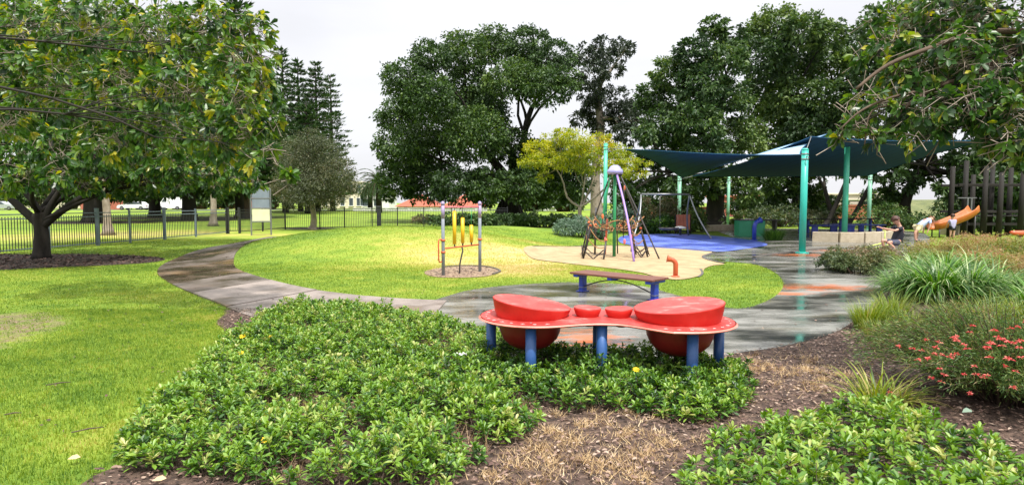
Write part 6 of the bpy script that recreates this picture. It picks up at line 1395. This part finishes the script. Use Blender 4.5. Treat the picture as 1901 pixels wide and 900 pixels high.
blades('dry_stems', 70000, -3.2, 2.6, 3.3, 10, .13, .005, 'straw', drymask, lambda x, y: .30 + .25 * vnoise(x, y, .5), 'dry brown stems showing in the thin patches of the ground cover', lean=.9)
# yellow and white daisies
def daisy(px, py, z, r, mt, lb):
    g_ = G3(px, py, z); t = empty('daisy', tuple(g_), 0, lb, 'flower'); n = 11; a = np.arange(n) * 2 * math.pi / n
    tilt = np.array([0, -.45, 0]); D = np.stack([np.cos(a), np.sin(a), np.full(n, .15)], 1); D[:, 2] += D[:, 1] * .5
    leaves('petals', np.zeros((n, 3)) + D * r * .15, D, np.repeat(np.array([[0, -.4, 1.0]]), n, 0), r, r * .42, rng.uniform(0, 1, n), mt, t, 'o', .05, .02)
    B().ball((0, 0, .003), (r * .28, r * .28, r * .18)).build('flower_centre', M['yellow'], t); B().tube([(0, 0, 0), (.01, .01, -z)], .0025, 5).build('stem', M['green_paint'], t)
daisy(450, 624, .20, .034, M['flower_yellow'], 'yellow daisy nearest the lawn at the left edge of the ground cover'); daisy(502, 625, .20, .024, M['flower_yellow'], 'small yellow daisy a little right of the brightest one')
daisy(447, 655, .19, .028, M['flower_yellow'], 'yellow daisy just below the brightest one at the lawn edge'); daisy(495, 815, .17, .030, M['flower_yellow'], 'orange yellow daisy low in the front of the ground cover'); daisy(1181, 686, .2, .03, M['flower_yellow'], 'small yellow daisy under the drum table')
g_ = G3(857, 657, .21); o = B(); vs = []
for i in range(9):
    for j in range(7):
        u_, w_ = i / 8 - .5, j / 6 - .5; vs.append((u_ * .09, w_ * .06, .012 * math.sin(u_ * 9 + w_ * 4) + .008 * math.cos(w_ * 11)))
o.add(vs, [(j + i * 7, j + (i + 1) * 7, j + 1 + (i + 1) * 7, j + 1 + i * 7) for i in range(8) for j in range(6)], True); o = o.build('paper_scrap', M['litter']); o.location = g_; o.modifiers.new('thick', 'SOLIDIFY').thickness = .002
tag(o, 'crumpled white paper scrap lying on the ground cover', 'litter')
# twigs and leaves on the lawn
tw = [(110, 718, 'dark twig on the left lawn beside the yellowish grass'), (25, 775, 'dark twig at the far left edge of the lawn'), (165, 805, 'thin twig on the lawn left of the ground cover'), (405, 822, 'broken twig at the front corner of the ground cover'), (250, 815, 'dark curved twig beside the ground cover'), (1130, 745, 'dry stalk lying in the mulch in front of the drum table'), (640, 640, 'fallen twig on the ground cover')]
for i, (px, py, lb) in enumerate(tw):
    g_ = G(px, py); a = random.uniform(-.4, .7); L = random.uniform(.05, .11); z = float(tz(*g_)) + .03
    o = B().tube([(-L * math.cos(a), -L * math.sin(a), 0), (0, .008, .006), (L * .9 * math.cos(a), L * .9 * math.sin(a), .003)], [.004, .006, .003], 6).build('twig', M['twig']); o.location = (g_[0], g_[1], z if i != 6 else .26); tag(o, lb, 'twig')
for i, (px, py, lb) in enumerate(((125, 852, 'curled brown dead leaf on the lawn at lower left'), (283, 892, 'pale dead leaf in the mulch at the lower left'), (925, 745, 'pale dead leaf in the bare patch right of the ground cover'), (1786, 765, 'large pale dead leaf caught in the red flowered shrub'))):
    g_ = G3(px, py, .04) if i < 3 else G3(px, py, .30); t = leaves('dead_leaf', np.zeros((1, 3)), np.array([[.9, .2, .2]]), np.array([[0, -.5, 1.0]]), .075, .04, np.array([.8]), M['straw'] if i < 3 else M['leaf_grey'], None, 'o', .2, .1); t.location = g_; tag(t, lb, 'leaf')

# ------------------------------------------------------------ near trees with whorled oval leaves
def whorl_tree(name, lb, base, fork, tr, clumps, bark, mt, per, L, W, m_=9, tw=.45, limb=.10, tb=0.0, tv=.17, subl=4, droop=.25, twigm='bark_pale', limbk=.05):
    t = empty(name, tuple(base), 0, lb, 'tree'); o = Vector(base)
    b_ = limbs(None, fork, tr, clumps, limb, subl, bendk=limbk, flare=1.2); q = b_.build('trunk', bark, t); q.location = -o
    tips, dirs, org, tt = [], [], [], []
    for c, r in clumps:
        area = (r.x * r.z + r.x * r.y + r.y * r.z) / 3; n = max(8, int(per * area)); d = rvec(n); rr = rng.uniform(.35, 1.08, n) ** .6
        p_ = np.array(c) + d * np.array(r) * rr[:, None]; tips.append(p_); ax = unit(d * .8 + rvec(n) * .5 + np.array([0, 0, -.15])); dirs.append(ax)
        ct = rng.normal(0, .06); tt.append(np.full(n, ct)); org.append(p_ - ax * tw * rng.uniform(.5, 1.2, n)[:, None] - np.array([0, 0, .0]))
    T = np.concatenate(tips); D = np.concatenate(dirs); O = np.concatenate(org); ct = np.concatenate(tt); n = len(T)
    # twigs as thin three-sided tapering rods
    s1 = unit(np.cross(D, rvec(n))); s2 = np.cross(D, s1); V = []
    w0, w1 = .007 * tw / .45, .003
    mid = (T + O) / 2 + rng.normal(0, .03, (n, 3))
    for P_, w_ in ((O, w0), (mid, (w0 + w1) / 2), (T, w1)):
        for a in (0, 2.09, 4.19): V.append(P_ + (s1 * math.cos(a) + s2 * math.sin(a)) * w_)
    V = np.stack(V, 1).reshape(-1, 3); f = []
    for r_ in range(2):
        for k in range(3): f += [r_ * 3 + k, r_ * 3 + (k + 1) % 3, r_ * 3 + 3 + (k + 1) % 3, r_ * 3 + 3 + k]
    loops = (np.arange(n)[:, None] * 9 + np.array(f)[None]).ravel(); q = arrmesh('twigs', V, loops, np.arange(n * 6) * 4, M[twigm], t); q.location = -o; q['kind'] = 'stuff'
    Ps, Ds, Ns, Ls, Ts = [], [], [], [], []
    base_t = np.clip(rng.normal(.36 + tb, tv, n) + ct + (rng.random(n) < .010) * .45, 0, 1)
    for j in range(m_):
        az = j * 2 * math.pi / m_ * 1.0 + rng.uniform(-.4, .4, n); sp = rng.uniform(.35, 1.25, n)
        rad = s1 * np.cos(az)[:, None] + s2 * np.sin(az)[:, None]; dd = D * np.cos(sp)[:, None] + rad * np.sin(sp)[:, None] + np.array([0, 0, -droop]); Ds.append(dd)
        Ns.append(D * np.sin(sp)[:, None] - rad * np.cos(sp)[:, None] * 1.0 + np.array([0, 0, .9]) + rng.normal(0, .25, (n, 3))); Ps.append(T - D * (rng.uniform(0, .09, n) * tw / .45)[:, None]); Ls.append(L * rng.uniform(.6, 1.2, n))
        Ts.append(np.clip(base_t + rng.normal(0, .09, n) + (rng.random(n) < .025) * .5, 0, 1))
    LL = np.concatenate(Ls); q = leaves('leaves', np.concatenate(Ps), np.concatenate(Ds), np.concatenate(Ns), LL, LL * W / L, np.concatenate(Ts), mt, t, 'o', .14, .2); q.location = -o
    return t
def cpx(lst): return [(P(px, py, Y), Vector((rp * Y / F, rp * Y / F * 1.1, rp * Y / F * .9))) for px, py, Y, rp in lst]
# tree with the visible dark forked trunk at left
A = cpx([(-60, 60, 16, 90), (40, 60, 17, 90), (140, 80, 18, 80), (-40, 180, 15, 90), (60, 180, 15, 80), (160, 190, 17, 80), (240, 150, 18, 80), (60, 120, 22, 110), (200, 100, 23, 110), (330, 110, 23, 100), (420, 180, 23, 70), (120, 230, 22, 90), (260, 230, 23, 90), (380, 250, 23, 70), (460, 260, 23, 45), (80, 300, 21, 50), (300, 320, 22, 40), (100, 345, 17, 24), (160, 345, 16, 26), (215, 350, 18, 24), (270, 345, 18, 26), (330, 345, 20, 26), (400, 345, 20, 26), (470, 335, 20, 26), (10, 345, 14, 26), (-40, 345, 14, 30), (-50, 285, 15, 60), (30, 285, 14.5, 55), (100, 275, 14.5, 52), (170, 280, 16, 50), (110, 320, 14, 30), (40, 325, 14, 30), (-30, 330, 15, 34),
         (240, 255, 17, 60), (300, 240, 18, 60), (330, 300, 17, 46), (270, 310, 17, 38), (400, 270, 19, 55), (390, 318, 18, 36), (440, 305, 19, 38), (200, 325, 17, 26), (345, 335, 17, 24), (440, 335, 18.5, 22)])
base = Vector((P(77, 480, 17.7).x, 17.7, 0))
tA = whorl_tree('magnolia_tree', 'dark trunked spreading tree in the mulch ring at left with a wide leafy crown', base, [base, base + Vector((.04, 0, .7)), base + Vector((-.03, 0, 1.3))], .22, A, M['bark_dark'], M['leaf_magnolia'], 170, .17, .078, 8, .4, .07, tb=.02, subl=3)
sc_ = 17.7 / F
bb = B()
for pts, r in (([(77, 420), (45, 392), (10, 362), (-40, 335)], .13), ([(77, 415), (70, 385), (40, 350), (20, 300)], .09), ([(80, 415), (95, 380), (120, 340), (140, 290)], .10), ([(80, 420), (110, 395), (150, 368), (190, 345), (230, 300)], .11)):
    pp = [P(a, b2, 17.7) - base for a, b2 in pts]; pp = [Vector(q) for q in smooth_poly([tuple(q) for q in pp], 4, False)]; bb.tube(pp, [r * (1 - .5 * i / len(pp)) for i in range(len(pp))], 12)
bb.build('limb', M['bark_dark'], tA)
# nearer tree, trunk outside the frame at left, limbs reaching in
Bc = cpx([(80, 60, 10, 90), (190, 50, 9.5, 85), (300, 60, 9, 80), (400, 60, 9, 70), (445, 120, 8.6, 55), (470, 60, 9.5, 45), (120, 160, 9.5, 80), (230, 165, 9, 80), (340, 165, 8.4, 70), (440, 190, 8.2, 55), (480, 150, 8.8, 42),
          (200, 255, 9.5, 60), (300, 250, 9, 60), (390, 245, 8.4, 52), (460, 245, 8.2, 45), (500, 230, 8.6, 32), (505, 290, 8.0, 26), (470, 300, 8.2, 24), (420, 290, 9, 36), (500, 180, 9.0, 28), (20, 130, 9, 60), (10, 230, 9.5, 45), (495, 105, 9.5, 24), (535, 325, 7.6, 11)])
base = Vector((-8.8, 6.5, 0))
whorl_tree('overhanging_tree', 'near tree reaching in from the left edge with large yellow green leaves', base, [base, base + Vector((.3, .2, 1.5)), base + Vector((1.0, .6, 3.2))], .28, Bc, M['bark_dark'], M['leaf_magnolia'], 250, .125, .052, 9, .38, .022, tb=.11, tv=.22, subl=5, limbk=.06)
# near tree at right
Cc = cpx([(1880, 20, 5.5, 110), (1780, 20, 5.6, 80), (1700, 40, 5.8, 60), (1650, 80, 5.6, 45), (1860, 120, 5.2, 90), (1770, 110, 5.3, 75), (1690, 130, 5.5, 60), (1880, 210, 4.9, 70), (1800, 200, 5.0, 62), (1720, 200, 5.2, 55), (1640, 190, 5.4, 40), (1600, 180, 5.6, 28),
          (1580, 230, 5.4, 26), (1560, 250, 5.5, 18), (1620, 255, 5.3, 22), (1690, 262, 5.2, 30), (1870, 275, 4.8, 38), (1745, 250, 5.1, 26), (1660, 140, 5.6, 36), (1630, 40, 6, 24), (1600, 110, 6, 20), (1890, 295, 4.8, 26), (1840, 270, 5.0, 24), (1900, 250, 4.8, 40), (1850, 170, 5.0, 60)])
base = Vector((6.6, 4.6, 0))
tC = whorl_tree('overhanging_tree', 'near tree reaching in from the right edge with oval leaves and bare grey twigs', base, [base, base + Vector((-.1, .1, 1.4)), base + Vector((-.5, .2, 3.0))], .2, Cc, M['bark_dark'], M['leaf_magnolia'], 470, .085, .042, 7, .30, .028, tb=-.02, tv=.2, subl=6, droop=.1, limbk=.03)
bb = B()
for pts, r in (([(1960, 20), (1880, 95), (1800, 140), (1730, 165), (1660, 215)], .035), ([(1940, 60), (1820, 60), (1740, 85), (1650, 120), (1590, 165)], .028), ([(1730, 165), (1660, 180), (1600, 205), (1560, 240)], .014), ([(1690, 195), (1620, 205), (1605, 270)], .009), ([(1800, 140), (1760, 200), (1745, 260), (1720, 290)], .010)):
    pp = [Vector(q) for q in smooth_poly([tuple(P(a, b2, 5.3) - base) for a, b2 in pts], 5, False)]; bb.tube(pp, [r * (1 - .6 * i / len(pp)) for i in range(len(pp))], 8)
bb.build('limb', M['bark_brown'], tC)
